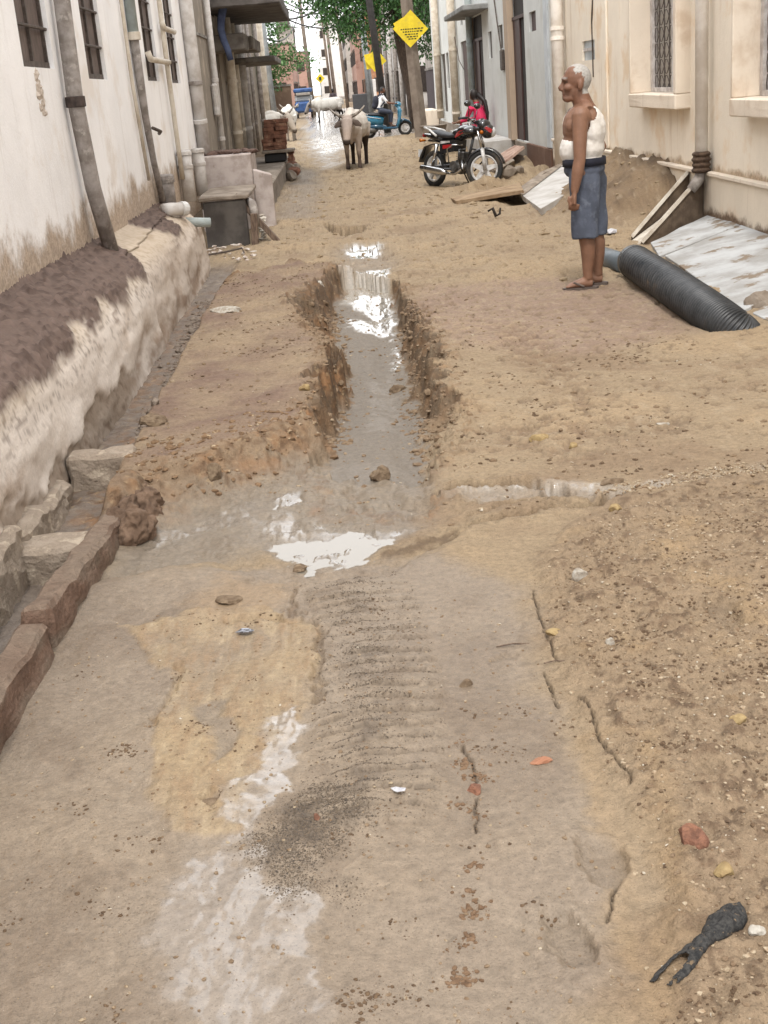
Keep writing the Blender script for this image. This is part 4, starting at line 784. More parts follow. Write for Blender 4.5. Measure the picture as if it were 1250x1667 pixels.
for k, (px, py, s_) in enumerate(((808, 282, .16), (826, 286, .14), (842, 284, .12), (846, 268, .15))):
    p = G(px, py, .05); o = rock(MB(), (p.x, p.y, .10), (s_ * 1.2, s_, s_ * .9), 80 + k, n=2, rz=k); tag(o.build('rubble_block', M_conc), ('leftmost', 'lower middle', 'rightmost', 'upper right')[k] + ' broken concrete block heaped before the grey doorstep', 'block', 'blocks heaped before the grey doorstep')

# ------------------------------------------------------------------ grey-blue house with doors
GX0 = 3.60
M_gb = wall_mat('pale_grey_blue_render', S(226, 228, 225, .86), S(196, 196, 192, .8), -.2, .1, S(186, 188, 184, .76), .6, S(212, 213, 208, .84), stretch=(7, 7, .5))
M_gplinth = wall_mat('brown_wet_plinth', S(130, 100, 84, .7), S(100, 80, 68), -1, .1, S(96, 74, 62), .7, S(154, 124, 106), stretch=(5, 5, 1))
M_tanj = wall_mat('tan_jamb', S(202, 180, 158, .74), S(180, 156, 134), -1, .1, S(160, 136, 116), .5)
M_dooru = mat('maroon_door', S(96, 66, 62), .6, S(66, 46, 44), 6, stretch=(4, 4, .6))
M_doord = mat('dark_doorway', S(52, 44, 40), .8)
gh = thing('grey_blue_house', 'pale grey blue house with maroon doors next to the cream house', 'house', (GX0, 28, 0))
def yx(px, py=120): return XP(px, py, GX0).y
d1 = (yx(856), yx(836), .42, 3.15); d2 = (yx(788), yx(772), .42, 3.0)
ops = [d1, d2, (yx(872, 30), yx(861, 30), 2.30, 2.62), (yx(800, 55), yx(794, 55), 2.0, 2.55), (yx(818, 50), yx(811, 50), 2.15, 2.6), (yx(762, 110), yx(752, 110), .95, 2.55), (yx(732, 130), yx(728, 130), 1.4, 2.4), (yx(726), yx(720), .7, 2.4), (yx(752, 22), yx(748, 22), 2.95, 3.3)]
mb = MB(); wall_plane(mb, GX0, 21.32, 45.0, .40, 6.0, ops, .3, -1); at0(mb.build('wall', M_gb), gh)
for k, (a, b, c, d) in enumerate(ops):
    if k < 2:
        at0(MB().box(GX0 + .05, GX0 + .12, a, b, c, d).build('door_leaf', M_doord), gh)
        at0(MB().box(GX0 + .02, GX0 + .049, a + (b - a) * .45, a + (b - a) * .98, c, d - .55).build('door', M_dooru), gh)
        at0(MB().box(GX0 - .09, GX0 + .04, b - .02, b + .5 * (1 if k == 0 else .8), c - .02, d + .2, .01).build('jamb', M_tanj), gh)
        at0(MB().box(GX0 + .0, GX0 + .048, a, b, d - .56, d - .5).build('transom', M_dooru), gh)
    else: at0(MB().box(GX0 + .05, GX0 + .1, a, b, c, d).build('window', M_dooru if k in (2, 5) else M_grille), gh)
at0(MB().box(GX0 - .04, GX0 + .3, 21.33, d1[0] - .02, -.3, .41, .01).build('plinth', M_gplinth), gh)
at0(MB().box(GX0 - .03, GX0 + .3, d1[0], 45, -.3, .40, .01).build('plinth', M_conc), gh)
at0(MB().box(GX0 - .62, GX0 - .03, d1[1] + .1, yx(772) + .6, -.1, .42, .015).build('doorstep', M_marble, wob=.008, sub=2), gh)
at0(MB().box(GX0 - .55, GX0 + .1, yx(795, 30), yx(765, 30) + 1.0, 3.02, 3.14, .02).build('door_canopy', mat('grey_canopy', S(168, 168, 166), .9, S(130, 128, 124), 4, bump=.3)), gh)
at0(MB().box(GX0 - .06, GX0, yx(818, 70) - .25, yx(818, 70) + .1, 1.72, 2.12, .02).build('meter_box', M_grille), gh)
at0(MB().tube([(GX0 - .02, yx(803, 0), 3.5), (GX0 - .03, yx(812, 40), 2.6), (GX0 - .04, yx(818, 60), 2.1)], .014, 5).build('cable', M_frame), gh)
at0(MB().tube([(GX0 - .06, yx(740, 40), 3.0), (GX0 - .1, yx(752, 80), 2.1), (GX0 - .08, yx(768, 105), 1.6)], .012, 5).build('cable', M_frame), gh)
at0(MB().box(GX0 - .03, GX0 + .1, 21.36, 21.75, .42, 6, .01).build('corner_band', mat('pale_blue_band', S(222, 228, 232, .84), .85, S(204, 210, 214, .8), 3)), gh)
for px, r, lab in ((766, .08, 'grey blue pipe left of the second maroon door'), (738, .11, 'fat white pipe in the middle of the grey blue house'), (712, .11, 'white pipe near the far corner of the grey blue house')):
    y_ = XP(px, 100, GX0 - r - .02).y; pipe('downpipe', lab, [(GX0 - r - .02, y_, .5), (GX0 - r - .02, y_, 5.5)], r, M_pvcb if px == 766 else M_pvcw, [((GX0 - r - .02, y_, 2.4), (GX0 - r - .02, y_, 1)), ((GX0 - r - .02, y_, .75), (GX0 - r - .02, y_, .5))], 1.15, .06)
at0(MB().box(GX0 - .55, GX0 - .04, yx(712, 190) - 1.2, yx(712, 190) + 1.6, -.1, .75, .03).build('water_stand', M_sill), gh)
tag(MB().tube([(GX0 - .8, 36.2, .2), (GX0 - .8, 36.2, .42), (GX0 - .8, 36.2, .48), (GX0 - .8, 36.2, .46)], [.3, .36, .40, .34], 18).build('stone_basin', M_conc), 'round brown stone basin behind the motorbike seat', 'basin')
# ================================================================== street beyond
def leaf_mat(name, a, b, c):
    m = mat(name, a, .55, b, 2.2, lo=.35, hi=.65, col3=c, scale3=7, lo3=.5, hi3=.7, spec=.3); return m
M_leaf = leaf_mat('neem_leaf', S(74, 116, 56, .62), S(46, 84, 40, .62), S(104, 146, 76, .62))
M_leaf2 = leaf_mat('light_leaf', S(104, 146, 84, .62), S(72, 114, 60, .62), S(132, 170, 110, .62))
M_bark = mat('dark_bark', S(92, 76, 64), .95, S(60, 48, 40), 5, stretch=(8, 8, 1.5), bump=.7, bscale=20)
def tree(label, base, trunk_pts, rad, blobs, nleaf, size, m, seed, droop=.5):
    t = thing('tree', label, 'tree', base); rnd = random.Random(seed)
    tk = MB().tube(trunk_pts, rad, 10)
    top = Vector(trunk_pts[-1])
    for c, r in blobs: 
        c = Vector(c); mid = top.lerp(c, .5) + Vector((rnd.uniform(-.2, .2), 0, rnd.uniform(-.1, .2))); tk.tube([Vector(trunk_pts[-2]).lerp(top, .6), mid, c], [rad[-1] * .6, rad[-1] * .35, .02], 6)
    at0(tk.build('trunk', M_bark, smooth=True), t)
    V = []; F = []; tot = sum(r[0] * r[1] * r[2] for _, r in blobs)
    for c, r in blobs:
        k = int(nleaf * (r[0] * r[1] * r[2]) / tot); ncl = max(6, k // 16)
        for _ in range(ncl):
            while True:
                q = Vector((rnd.uniform(-1, 1), rnd.uniform(-1, 1), rnd.uniform(-1, 1)))
                if .25 < q.length < 1: break
            cc = Vector(c) + Vector((q.x * r[0], q.y * r[1], q.z * r[2])); cr_ = rnd.uniform(.14, .34)
            for _ in range(16):
                p = cc + Vector((rnd.gauss(0, cr_), rnd.gauss(0, cr_), rnd.gauss(0, cr_ * .8) - droop * cr_ * .3)); s = size * rnd.uniform(.6, 1.3)
                d = Vector((rnd.gauss(0, 1), rnd.gauss(0, 1), rnd.gauss(-droop, .8))).normalized(); w = d.cross(Vector((rnd.gauss(0, 1), rnd.gauss(0, 1), rnd.gauss(0, 1)))).normalized()
                n = len(V); V += [p, p + d * s * .5 + w * s * .2, p + d * s, p + d * s * .5 - w * s * .2]; F.append((n, n + 1, n + 2, n + 3))
    me = bpy.data.meshes.new('crown'); me.from_pydata(V, [], F); me.materials.append(m); at0(link('crown', me), t); return t
tree('tall dark green neem tree leaning behind the concrete pole', (3.15, 50, 0), [(3.35, 50, -.2), (3.2, 50, 1.2), (2.95, 50, 2.6), (2.8, 50.2, 4.0), (2.9, 50.3, 5.0)], [.34, .28, .26, .24, .15],
     [((1.2, 50, 4.5), (1.5, 1.6, 1.1)), ((.2, 50.5, 5.2), (1.3, 1.5, .9)), ((2.6, 49.6, 4.8), (1.3, 1.5, 1.2)), ((3.9, 50, 4.4), (1.1, 1.5, 1.4)), ((1.6, 50, 5.8), (2.0, 1.6, 1.0)), ((3.9, 50.5, 3.2), (.6, .9, .8)), ((1.9, 49, 3.5), (.6, .7, .7)), ((.9, 49.6, 3.9), (.6, .6, .4))], 15000, .17, M_leaf, 1, .9)
tree('light green tree standing over the brown wall at the far left', (-4.2, 58, 0), [(-4.6, 59, 0), (-4.5, 59, 2), (-4.2, 59, 3.2)], [.2, .16, .12],
     [((-3.0, 58.5, 4.6), (1.4, 1.4, 1.5)), ((-3.0, 58, 2.9), (1.6, 1.2, .7)), ((-4.6, 59, 4.2), (1.6, 1.4, 1.6)), ((-2.0, 58, 3.2), (1.2, 1.0, .45)), ((-1.2, 57.8, 2.9), (.8, .7, .3))], 9000, .18, M_leaf2, 2, .3)
tree('small dark green bush on the brown wall below the light tree', (-4.0, 60, 0), [(-3.6, 60.5, 0), (-3.6, 60.5, 1.6)], [.1, .08], [((-3.4, 60.4, 2.4), (1.2, .8, .55))], 1500, .2, M_leaf, 3)
# boundary walls and houses, far to near
M_brown = wall_mat('brown_mud_wall', S(130, 108, 92, .66), S(170, 146, 124), .9, .3, S(96, 78, 66), .6, S(150, 128, 110, .66))
M_far = {'pink': wall_mat('pink_brick_wash', S(196, 160, 146, .72), S(160, 130, 116), .5, .3, S(150, 116, 104), .6, S(170, 132, 118)), 'grey': wall_mat('far_grey_render', S(186, 178, 170, .72), S(150, 138, 128), .5, .3, S(140, 132, 124), .6, S(204, 198, 190, .74)),
         'brick': wall_mat('far_orange_brick', S(178, 128, 98, .68), S(150, 112, 90), .5, .3, S(140, 96, 74), .6, S(196, 150, 118)), 'white': wall_mat('far_white_wash', S(230, 226, 222, .84), S(190, 180, 170), .5, .3, S(190, 184, 176), .6, S(212, 206, 200, .8)), 'dark': wall_mat('dark_purple_wall', S(98, 88, 90, .66), S(120, 104, 94), .5, .2, S(80, 70, 70), .5)}
def fhouse(label, x0, x1, y0, y1, z1, m, seed, face, storey=3.0, parapet=True, wins=True):
    """a plain terraced house; face = +1 its street front looks right, -1 left"""
    t = thing('house', label, 'house', ((x0 + x1) / 2, y0, 0), 0, 'houses along the far street'); rnd = random.Random(seed)
    at0(MB().box(x0, x1, y0, y1, -.2, z1).build('wall', M_far[m]), t)
    if parapet: at0(MB().box(x0 - .08, x1 + .08, y0 - .08, y1 + .08, z1, z1 + .12).build('roof_edge', M_slabu), t)
    if wins:
        xs = x1 + .002 if face > 0 else x0 - .002
        z = 1.0
        while z < z1 - 1.4:
            y = y0 + .8
            while y < y1 - 1.0:
                a, b = (xs - .02, xs + .03) if face > 0 else (xs - .03, xs + .02)
                w = at0(MB().box(a, b, y, y + .9, z if z > 1.5 or rnd.random() < .6 else .1, z + 1.3).build('window', M_dkdoor), t)
                s = MB().box(min(a, b) - .12, max(a, b) + .12, y - .1, y + 1.0, z + 1.34, z + 1.42).build('sunshade', M_slabu); s.parent = w
                y += 2.4
            z += storey
        # front end towards the camera
        z = 1.2
        while z < z1 - 1.4 and (x1 - x0) > 2:
            at0(MB().box(x0 + .5 if face < 0 else x1 - 1.4, x0 + 1.4 if face < 0 else x1 - .5, y0 - .03, y0 + .02, z, z + 1.2).build('window', M_dkdoor), t); z += storey
    return t
def wallthing(label, x0, x1, y0, y1, z1, m):
    t = thing('boundary_wall', label, 'wall', ((x0 + x1) / 2, y0, 0)); at0(MB().box(x0, x1, y0, y1, -.2, z1).build('wall', m), t); at0(MB().box(x0 - .04, x1 + .04, y0 - .04, y1 + .04, z1, z1 + .09).build('coping', M_slabu), t); return t
wallthing('brown mud wall closing the lane side under the light green tree', -9, -1.75, 61.5, 61.9, 1.95, M_brown)
fhouse('slim grey tower house rising above the far left roofs', -5.3, -3.4, 150, 158, 8.6, 'grey', 1, 1); 
t = thing('water_tank', 'dark square water tank on top of the slim far tower', 'tank', (-4.3, 150, 8.7)); at0(MB().box(-4.95, -3.7, 149.6, 151, 8.9, 10.2, .1).build('tank', mat('far_tank', S(120, 110, 106), .8), None), t); at0(MB().box(-5.1, -3.6, 149.5, 151.2, 8.72, 8.9).build('base', M_slabu), t)
fhouse('pinkish two storey house far along the left side', -9, -2.5, 96, 112, 5.0, 'pink', 2, 1)
fhouse('grey house just past the brown wall on the left', -12, -4.0, 76, 90, 3.4, 'grey', 3, 1)
fhouse('distant pink house at the end of the street', -6.5, -2.3, 170, 190, 6.5, 'pink', 4, 1)
fhouse('white house with grey pipes behind the black pole', 3.9, 10, 64, 92, 7.5, 'white', 5, -1)
fhouse('orange brick house beside the far street right', 3.6, 10, 118, 134, 9.5, 'brick', 6, -1)
fhouse('pale pink house beyond the orange brick one', 3.0, 10, 136, 160, 9.0, 'pink', 7, -1)
fhouse('narrow grey house at the far right end of the street', 2.6, 8, 170, 200, 10.5, 'grey', 8, -1)
fhouse('tallest pale house closing the view far up the street', -1.2, 8, 230, 260, 13, 'white', 9, -1)
fhouse('far whitish house on the left end of the street', -8, -3.0, 215, 240, 6.0, 'white', 10, 1)
wallthing('dark wall with grey top behind the concrete pole', 4.3, 9, 52, 58, 2.1, M_far['dark'])
fhouse('low grey shed above the dark wall behind the tree', 4.6, 12, 58.5, 62, 4.2, 'grey', 11, -1, wins=False)
for k, y_ in enumerate((62.5, 68, 73, 79, 85)):
    pipe('downpipe', ('nearest', 'second', 'third', 'fourth', 'farthest')[k] + ' grey pipe on the white house behind the black pole', [(3.78, y_, .1), (3.78, y_, 7)], .13, M_pvcg if k % 2 else M_ci, n=8, group='pipes on the far white house')
for k in range(3):
    y_ = 96 + 5 * k; o = MB().box(3.25, 3.45, y_, y_ + 4.2, -.1, 2.15, .03); tag(o.build('gate_panel', M_far['white']), ('nearest', 'middle', 'farthest')[k] + ' pale upright panel of the far boundary by the rider', 'panel', 'pale panels of the far boundary')
tag(MB().box(1.55, 2.6, 88, 89, -.1, 1.25, .05).build('rubbish_skip', mat('dark_grey_skip', S(92, 92, 94), .7)), 'dark grey box skip standing behind the cow horns', 'skip')
# poles
M_pole = mat('concrete_pole', S(156, 142, 128), .9, S(128, 114, 102), 3, bump=.25, bscale=40)
M_poleg = mat('galvanised_pole', S(176, 182, 184), .5, S(150, 154, 156), 4, metal=.2)
M_iron = mat('dark_iron_pole', S(60, 56, 54), .7, S(44, 40, 38), 6)
M_sign = mat('yellow_sign', S(246, 220, 50, .8), .6, S(228, 200, 44, .8), 6, col3=S(200, 180, 90, .74), scale3=5, lo3=.6, hi3=.75)
M_ink = mat('dark_sign_ink', S(70, 74, 40), .6)
def pole(name, label, p0, p1, r0, r1, m, box=False):
    t = thing(name, label, 'pole', p0)
    p0, p1 = Vector(p0), Vector(p1)
    if box: at0(MB().tube([p0, p1], [r0 * 1.414, r1 * 1.414], 4).build('shaft', m), t)
    else: at0(MB().tube([p0, p0.lerp(p1, .5), p1], [r0, (r0 + r1) / 2, r1], 10).build('shaft', m, smooth=True), t)
    return t
pole('concrete_pole', 'square concrete pole carrying the yellow diamond sign', (2.60, 38, -.2), (2.16, 38, 8.5), .135, .10, M_pole, True)
pole('iron_pole', 'dark iron pole leaning in front of the neem tree', (2.02, 47.5, -.1), (1.40, 47.5, 8.5), .135, .11, M_iron)
pole('street_pole', 'thin galvanised pole before the brown wall', (-2.35, 56, 0), (-2.60, 56, 8.0), .12, .08, M_poleg)
far_poles = [(-1.2, 96, 9.5, 'grey concrete pole beside the blue vehicle'), (.55, 112, 9.0, 'left one of two tall utility poles in the middle distance'), (1.6, 120, 9.5, 'right one of two tall utility poles in the middle distance'), (2.6, 84, 6.5, 'whitish pole with crossbars right of the far cow'), (3.0, 92, 6.0, 'grey pole next to the whitish one right of the far cow'), (.3, 150, 12, 'farthest thin utility pole up the street')]
for x_, y_, h_, lab in far_poles:
    t = pole('utility_pole', lab, (x_, y_, 0), (x_ - .04 * h_, y_, h_), .16, .11, M_poleg if y_ < 95 else M_pole)
    t['group'] = 'utility poles up the street'
    for z_ in (h_ - .5, h_ - 1.3): at0(MB().box(x_ - .04 * z_ - .8, x_ - .04 * z_ + .8, y_ - .12, y_ - .03, z_, z_ + .10).build('crossarm', M_iron), t)
M_wire = mat('black_wire', (.03, .03, .03), .6)
wires = [((-2.55, 56, 6.2), (.2, 112, 8.6)), ((-2.5, 56, 5.6), (1.2, 120, 9.0)), ((.2, 112, 8.2), (-.2, 150, 11)), ((1.2, 120, 9.0), (-.2, 150, 11.5)), ((-2.52, 56, 4.8), (2.0, 47.5, 6.0)), ((2.3, 38, 7.6), (.2, 112, 8.3)), ((-1.6, 31, 4.6), (-2.5, 56, 6.4)), ((-1.6, 31, 4.9), (-1.5, 96, 9.0)), ((2.4, 84, 6.2), (-1.5, 96, 8.2)), ((2.4, 84, 5.4), (.2, 112, 7.4)), ((-2.45, 56, 3.9), (-1.5, 96, 7.4)), ((-2.5, 56, 5.2), (2.4, 84, 6.0)), ((1.7, 47.5, 5.6), (2.4, 84, 6.1)), ((1.2, 120, 8.4), (-4.2, 150, 9.0))]
WL = 'overhead cable strung between poles over the far street'
order = {k: i for i, k in enumerate(sorted(range(len(wires)), key=lambda q: (wires[q][0][2] - 1.6) / wires[q][0][1] + (wires[q][1][2] - 1.6) / wires[q][1][1]))}
for k, (a, b) in enumerate(wires):
    a, b = Vector(a), Vector(b); o = MB().tube([a.lerp(b, s / 10) - Vector((0, 0, .9 * (1 - (2 * s / 10 - 1) ** 2))) for s in range(11)], .022 + .00012 * (a.y + b.y), 4); tag(o.build('cable', M_wire), ('lowest', 'second lowest', 'third lowest', 'fourth', 'fifth', 'sixth', 'seventh', 'eighth', 'ninth', 'tenth', 'eleventh', 'twelfth', 'second highest', 'highest')[order[k]] + ' ' + WL, 'cable', 'cables over the far street')
def diamond(label, c, half, rot, m=M_sign, marks=True, post=None):
    t = thing('diamond_sign', label, 'sign', c); cx, cy, cz = c
    r_ = R_(rot); P = [(cx + half * math.sin(r_ + k * math.pi / 2), cz + half * math.cos(r_ + k * math.pi / 2)) for k in range(4)]
    at0(MB().prism(P, cy - .02, cy, lambda u, v, w: (u, w, v)).build('plate', m), t)
    if marks:
        o = MB(); rnd = random.Random(4)
        for i, z_ in enumerate((-.02, -.09, -.16, -.225, -.285)):
            hw = (half * .66 - abs(z_) * .8) * .95; x_ = -hw
            while x_ < hw:
                w = rnd.uniform(.03, .08); o.box(cx + x_ + .02, cx + x_ + .02 + w, cy - .026, cy - .0205, cz + z_, cz + z_ + .032); x_ += w + .022
        at0(o.build('lettering', M_ink), t)
    return t
diamond('large yellow diamond sign with dark lines of writing on the concrete pole', tuple(YP(668, 47, 37.78)), .50, 4)
diamond('yellow sign plate behind the large diamond, only its left corner showing', tuple(YP(660, 44, 37.86)), .36, 18, marks=False)
diamond('yellow diamond sign half hidden behind the dark iron pole', tuple(YP(611, 98, 47.8)), .40, 8, marks=False)
diamond('yellow sign sheet tilted under the one behind the iron pole', tuple(YP(606, 99, 47.9)), .36, 38, marks=False)
t = diamond('small yellow diamond road sign far up the street', tuple(YP(521, 128, 95)), .33, 0, marks=False); c_ = YP(521, 128, 94.97)
at0(MB().box(c_.x - .08, c_.x + .08, 94.93, 94.97, c_.z - .1, c_.z + .12).build('symbol', M_ink), t); at0(MB().tube([(c_.x, 95.05, 0), (c_.x, 95.05, c_.z)], .04, 6).build('post', M_poleg), t)
# blue three-wheeler far off
t = thing('blue_vehicle', 'blue vehicle parked far off behind the white cows', 'vehicle', (-1.7, 88, 0))
M_blue = mat('blue_vehicle_paint', S(70, 110, 170, .7), .35, S(56, 90, 150), 4, coat=.5); M_pale = mat('pale_vehicle_paint', S(214, 220, 224, .78), .4)
at0(MB().box(-2.35, -1.1, 88, 90.4, .35, 1.05, .12).build('body', M_blue), t); at0(MB().box(-2.3, -1.15, 88.3, 90.3, 1.05, 1.45, .08).build('cabin', M_pale), t)
at0(MB().box(-2.36, -1.09, 88.1, 90.4, 1.62, 1.9, .08).build('roof', M_blue), t); at0(MB().box(-2.2, -1.25, 88.05, 88.4, 1.45, 1.62, .02).build('windscreen', M_glass), t)
for x_ in (-2.2, -1.25): at0(MB().tube([(x_ - .06, 88.5, .28), (x_ + .06, 88.5, .28)], .28, 14).build('wheel', M_iron), t); at0(MB().ell((x_ + .02, 87.98, .82), (.10, .05, .10)).build('headlight', M_pale), t)
# ================================================================== people
SKIN = np.array(S(154, 114, 91, .62)); SKIN2 = np.array(S(140, 96, 72, .62)); HAIRG = np.array(S(186, 182, 176, .66)); HAIRD = np.array(S(34, 28, 26, .7))
M_skin = attr_mat('skin', 'tone', .55, .10, 60, .08, 300, .003, .4)
M_vest = mat('white_cotton_vest', S(240, 236, 230, .84), .9, S(220, 214, 206, .82), 14, bump=.25, bscale=160)
M_shorts = mat('faded_blue_shorts', S(104, 112, 130, .64), .9, S(86, 93, 108, .64), 7, bump=.3, bscale=120, col3=S(120, 128, 144, .64), scale3=18)
M_navy = mat('navy_waistband', S(40, 42, 58, .6), .85, S(30, 32, 44), 20, bump=.2)
M_rub = mat('grey_brown_rubber', S(120, 106, 98), .8, S(96, 84, 78), 14)
def hand(mb, w, d, side, s=1.0, curl=1.1, thumb=(0, 0, 1)):
    """palm, four fingers and a thumb at wrist w; d = along the hand, side = across the palm"""
    w, d, side = Vector(w), Vector(d).normalized(), Vector(side); side = (side - d * side.dot(d)).normalized(); nrm = d.cross(side)
    mb.tube([w - d * .02, w + d * .03 * s, w + d * .075 * s], [(.018 * s, .024 * s), (.017 * s, .034 * s), (.015 * s, .036 * s)] if abs(side.z) < 2 else .03, 10)
    for i, (o, l) in enumerate(((-.030, .058), (-.010, .068), (.011, .064), (.030, .05))):
        b = w + d * .072 * s + side * o * s; p = [b]; ang = 0
        for k in range(3):
            ang += curl * (.45 + .25 * k); q = (d * math.cos(ang) + nrm * math.sin(ang)); p.append(p[-1] + q * l * s * (.45, .32, .25)[k])
        mb.tube(p, [.0095 * s, .009 * s, .008 * s, .006 * s], 7)
    b = w + d * .02 * s + side * .03 * s; t = Vector(thumb); mb.tube([b, b + (d * .95 + side * .3).normalized() * .03 * s, b + (d * 1.0 - side * .1).normalized() * .062 * s + t * .0 * s], [.013 * s, .011 * s, .008 * s], 7)
def old_man():
    t = thing('person', 'grey haired man in white vest and blue shorts standing in slippers beside the black pipe', 'person', (0, 0, 0))
    b = MB(); T = b.tube; E_ = b.ell
    # torso (facing -x, camera at -y)
    E_((-.01, 0, 1.20), (.145, .172, .17)); E_((-.01, 0, 1.06), (.160, .168, .15)); E_((-.025, -.005, 1.04), (.150, .15, .13)); E_((.0, 0, .92), (.145, .17, .12)); E_((-.06, -.075, 1.215), (.075, .085, .07)); E_((-.06, .075, 1.215), (.075, .085, .07))
    E_((.05, -.08, 1.24), (.075, .085, .11)); E_((.05, .08, 1.24), (.075, .085, .11)); E_((.0, 0, 1.315), (.075, .16, .06)); E_((-.02, -.175, 1.28), (.072, .062, .075)); E_((.045, 0, 1.18), (.115, .165, .17)); E_((.02, .175, 1.28), (.07, .062, .075))
    T([(.03, 0, 1.29), (.005, 0, 1.37), (-.03, 0, 1.47)], [(.09, .10), (.072, .074), (.066, .068)], 12); T([(.03, -.13, 1.315), (.015, -.06, 1.365)], [.05, .045], 8); T([(.03, .13, 1.315), (.015, .06, 1.365)], [.05, .045], 8)
    # head, a size up and set low on a short neck
    nb = len(b.v)
    E_((-.03, 0, 1.565), (.098, .076, .095)); E_((-.06, 0, 1.51), (.072, .062, .085)); E_((-.105, 0, 1.452), (.034, .036, .028)); T([(-.07, -.03, 1.455), (-.11, -.012, 1.445)], .026, 8); T([(-.07, .03, 1.455), (-.11, .012, 1.445)], .026, 8)
    T([(-.118, 0, 1.560), (-.150, 0, 1.515), (-.146, 0, 1.500)], [.012, .018, .014], 8); E_((-.138, -.012, 1.503), .011); E_((-.138, .012, 1.503), .011)
    E_((-.128, 0, 1.478), (.012, .026, .008)); E_((-.126, 0, 1.465), (.012, .022, .008)); T([(-.112, -.042, 1.565), (-.128, -.02, 1.572), (-.128, .02, 1.572), (-.112, .042, 1.565)], .013, 7)
    E_((-.10, -.048, 1.515), (.03, .022, .022)); E_((-.10, .048, 1.515), (.03, .022, .022)); E_((-.015, -.080, 1.525), (.022, .013, .034), (0, .2, .3)); E_((-.015, .080, 1.525), (.022, .013, .034))
    b.v = b.v[:nb] + [(-.028 + (x + .03) * 1.08, y * 1.12, 1.655 + (z - 1.66) * 1.13) for x, y, z in b.v[nb:]]
    # near (left) arm hanging
    T([(-.03, -.185, 1.30), (-.036, -.205, 1.20), (-.042, -.222, 1.09), (-.048, -.232, .985), (-.066, -.235, .90), (-.086, -.235, .80), (-.095, -.235, .755)], [.066, .058, .051, .045, .046, .035, .029], 12)
    hand(b, (-.097, -.235, .745), (-.05, 0, -1), (-1, -.15, 0), 1.12, .75)
    E_((-.025, -.185, 1.285), (.070, .064, .075)); E_((.03, .185, 1.27), (.07, .064, .07))
    # far arm bent behind, hand on hip
    T([(.03, .185, 1.28), (.09, .225, 1.16), (.150, .24, 1.03), (.11, .22, .985), (.03, .185, .95)], [.058, .05, .044, .042, .03], 12)
    # legs
    for s, x0, kx in ((-1, -.015, -.012), (1, .06, .075)):
        y_ = s * .085; T([(x0, y_, .90), (x0 + .0, y_, .70), (kx, y_, .48), (kx - .006, y_, .44), (kx + .012, y_, .33), (kx + .012, y_, .24), (kx + .004, y_, .13), (kx + .008, y_, .08)], [.095, .085, .064, .060, .060, .053, .040, .037], 12)
        T([(kx + .04, y_, .048), (kx - .03, y_, .055), (kx - .10, y_, .045), (kx - .15, y_ - .0, .034)], [(.03, .032), (.042, .036), (.028, .042), (.016, .042)], 10)
        for i in range(5): T([(kx - .14, y_ - .034 + .017 * i, .034), (kx - .172 + .004 * abs(i - 1), y_ - .036 + .018 * i, .030)], [.011, .008], 6)
    body = remeshed(b, 'body', M_skin, t, .0075, 3, .5)
    def tone(co, no):
        c = np.ones((len(co), 3)) * SKIN; x, y, z = co[:, 0], co[:, 1], co[:, 2]
        n = fbm(x * 14 + y * 9, z * 14, 3, 5)[:, None]; c = c * (1 + .12 * n)
        lg = sst(-z, -.42, -.30)[:, None]; c = c * (1 - lg * .06)
        hd = z > 1.37; x = np.where(hd, -.03 + (x + .028) / 1.08, x); y = np.where(hd, y / 1.12, y); z = np.where(hd, 1.66 + (z - 1.655) / 1.13, z); fc = (z > 1.41)[:, None]; c = np.where(fc, c * np.array([.84, .79, .78]), c)
        hn = .016 * fbm(x * 40 + y * 30, z * 40, 3, 3); hair = ((z > 1.47) & (x > -.005 + hn + .25 * (1.60 - z) * (z > 1.54)) & ~((np.abs(y) > .066) & (z < 1.56) & (x < .01))) | ((z > 1.605 + hn) & (x > -.055 + hn))
        c[hair] = HAIRG * (1 + .25 * fbm(x * 60 + y * 20, z * 90, 2, 7)[hair, None]); hr = (z > 1.645) & (x > -.09); c[hr] = HAIRG * .9 + SKIN * .1
        brow = (np.abs(z - 1.576) < .007) & (x < -.10) & (np.abs(y) > .012); c[brow] = HAIRG * .35 + SKIN * .3
        eye = (np.abs(z - 1.552) < .008) & (x < -.095) & (np.abs(np.abs(y) - .034) < .016); c[eye] = SKIN * .38
        lip = (np.abs(z - 1.4715) < .006) & (x < -.118) & (np.abs(y) < .024); c[lip] = SKIN * np.array([.6, .45, .45])
        st = (z > 1.445) & (z < 1.50) & (x < -.06) & ~lip; c[st] = c[st] * .93 + HAIRG * .05
        return c
    paint(body.data, 'tone', tone)
    # vest
    v = MB(); g = .007
    v.ell((-.01, 0, 1.20), (.152, .179, .178)); v.ell((.047, 0, 1.18), (.123, .176, .178)); v.ell((-.01, 0, 1.06), (.168, .176, .15)); v.ell((-.028, -.005, 1.04), (.157, .158, .14)); v.ell((.0, 0, .93), (.154, .178, .09))
    v.ell((.052, -.08, 1.24), (.082, .092, .117)); v.ell((.052, .08, 1.24), (.082, .092, .117)); v.ell((.0, 0, 1.318), (.08, .168, .062)); v.ell((-.06, -.075, 1.215), (.082, .09, .075)); v.ell((-.06, .075, 1.215), (.082, .09, .075))
    ve = remeshed(v, 'vest', M_vest, t, .0075, 3, .5)
    bm = bmesh.new(); bm.from_mesh(ve.data); kill = []
    from mathutils import noise as nz
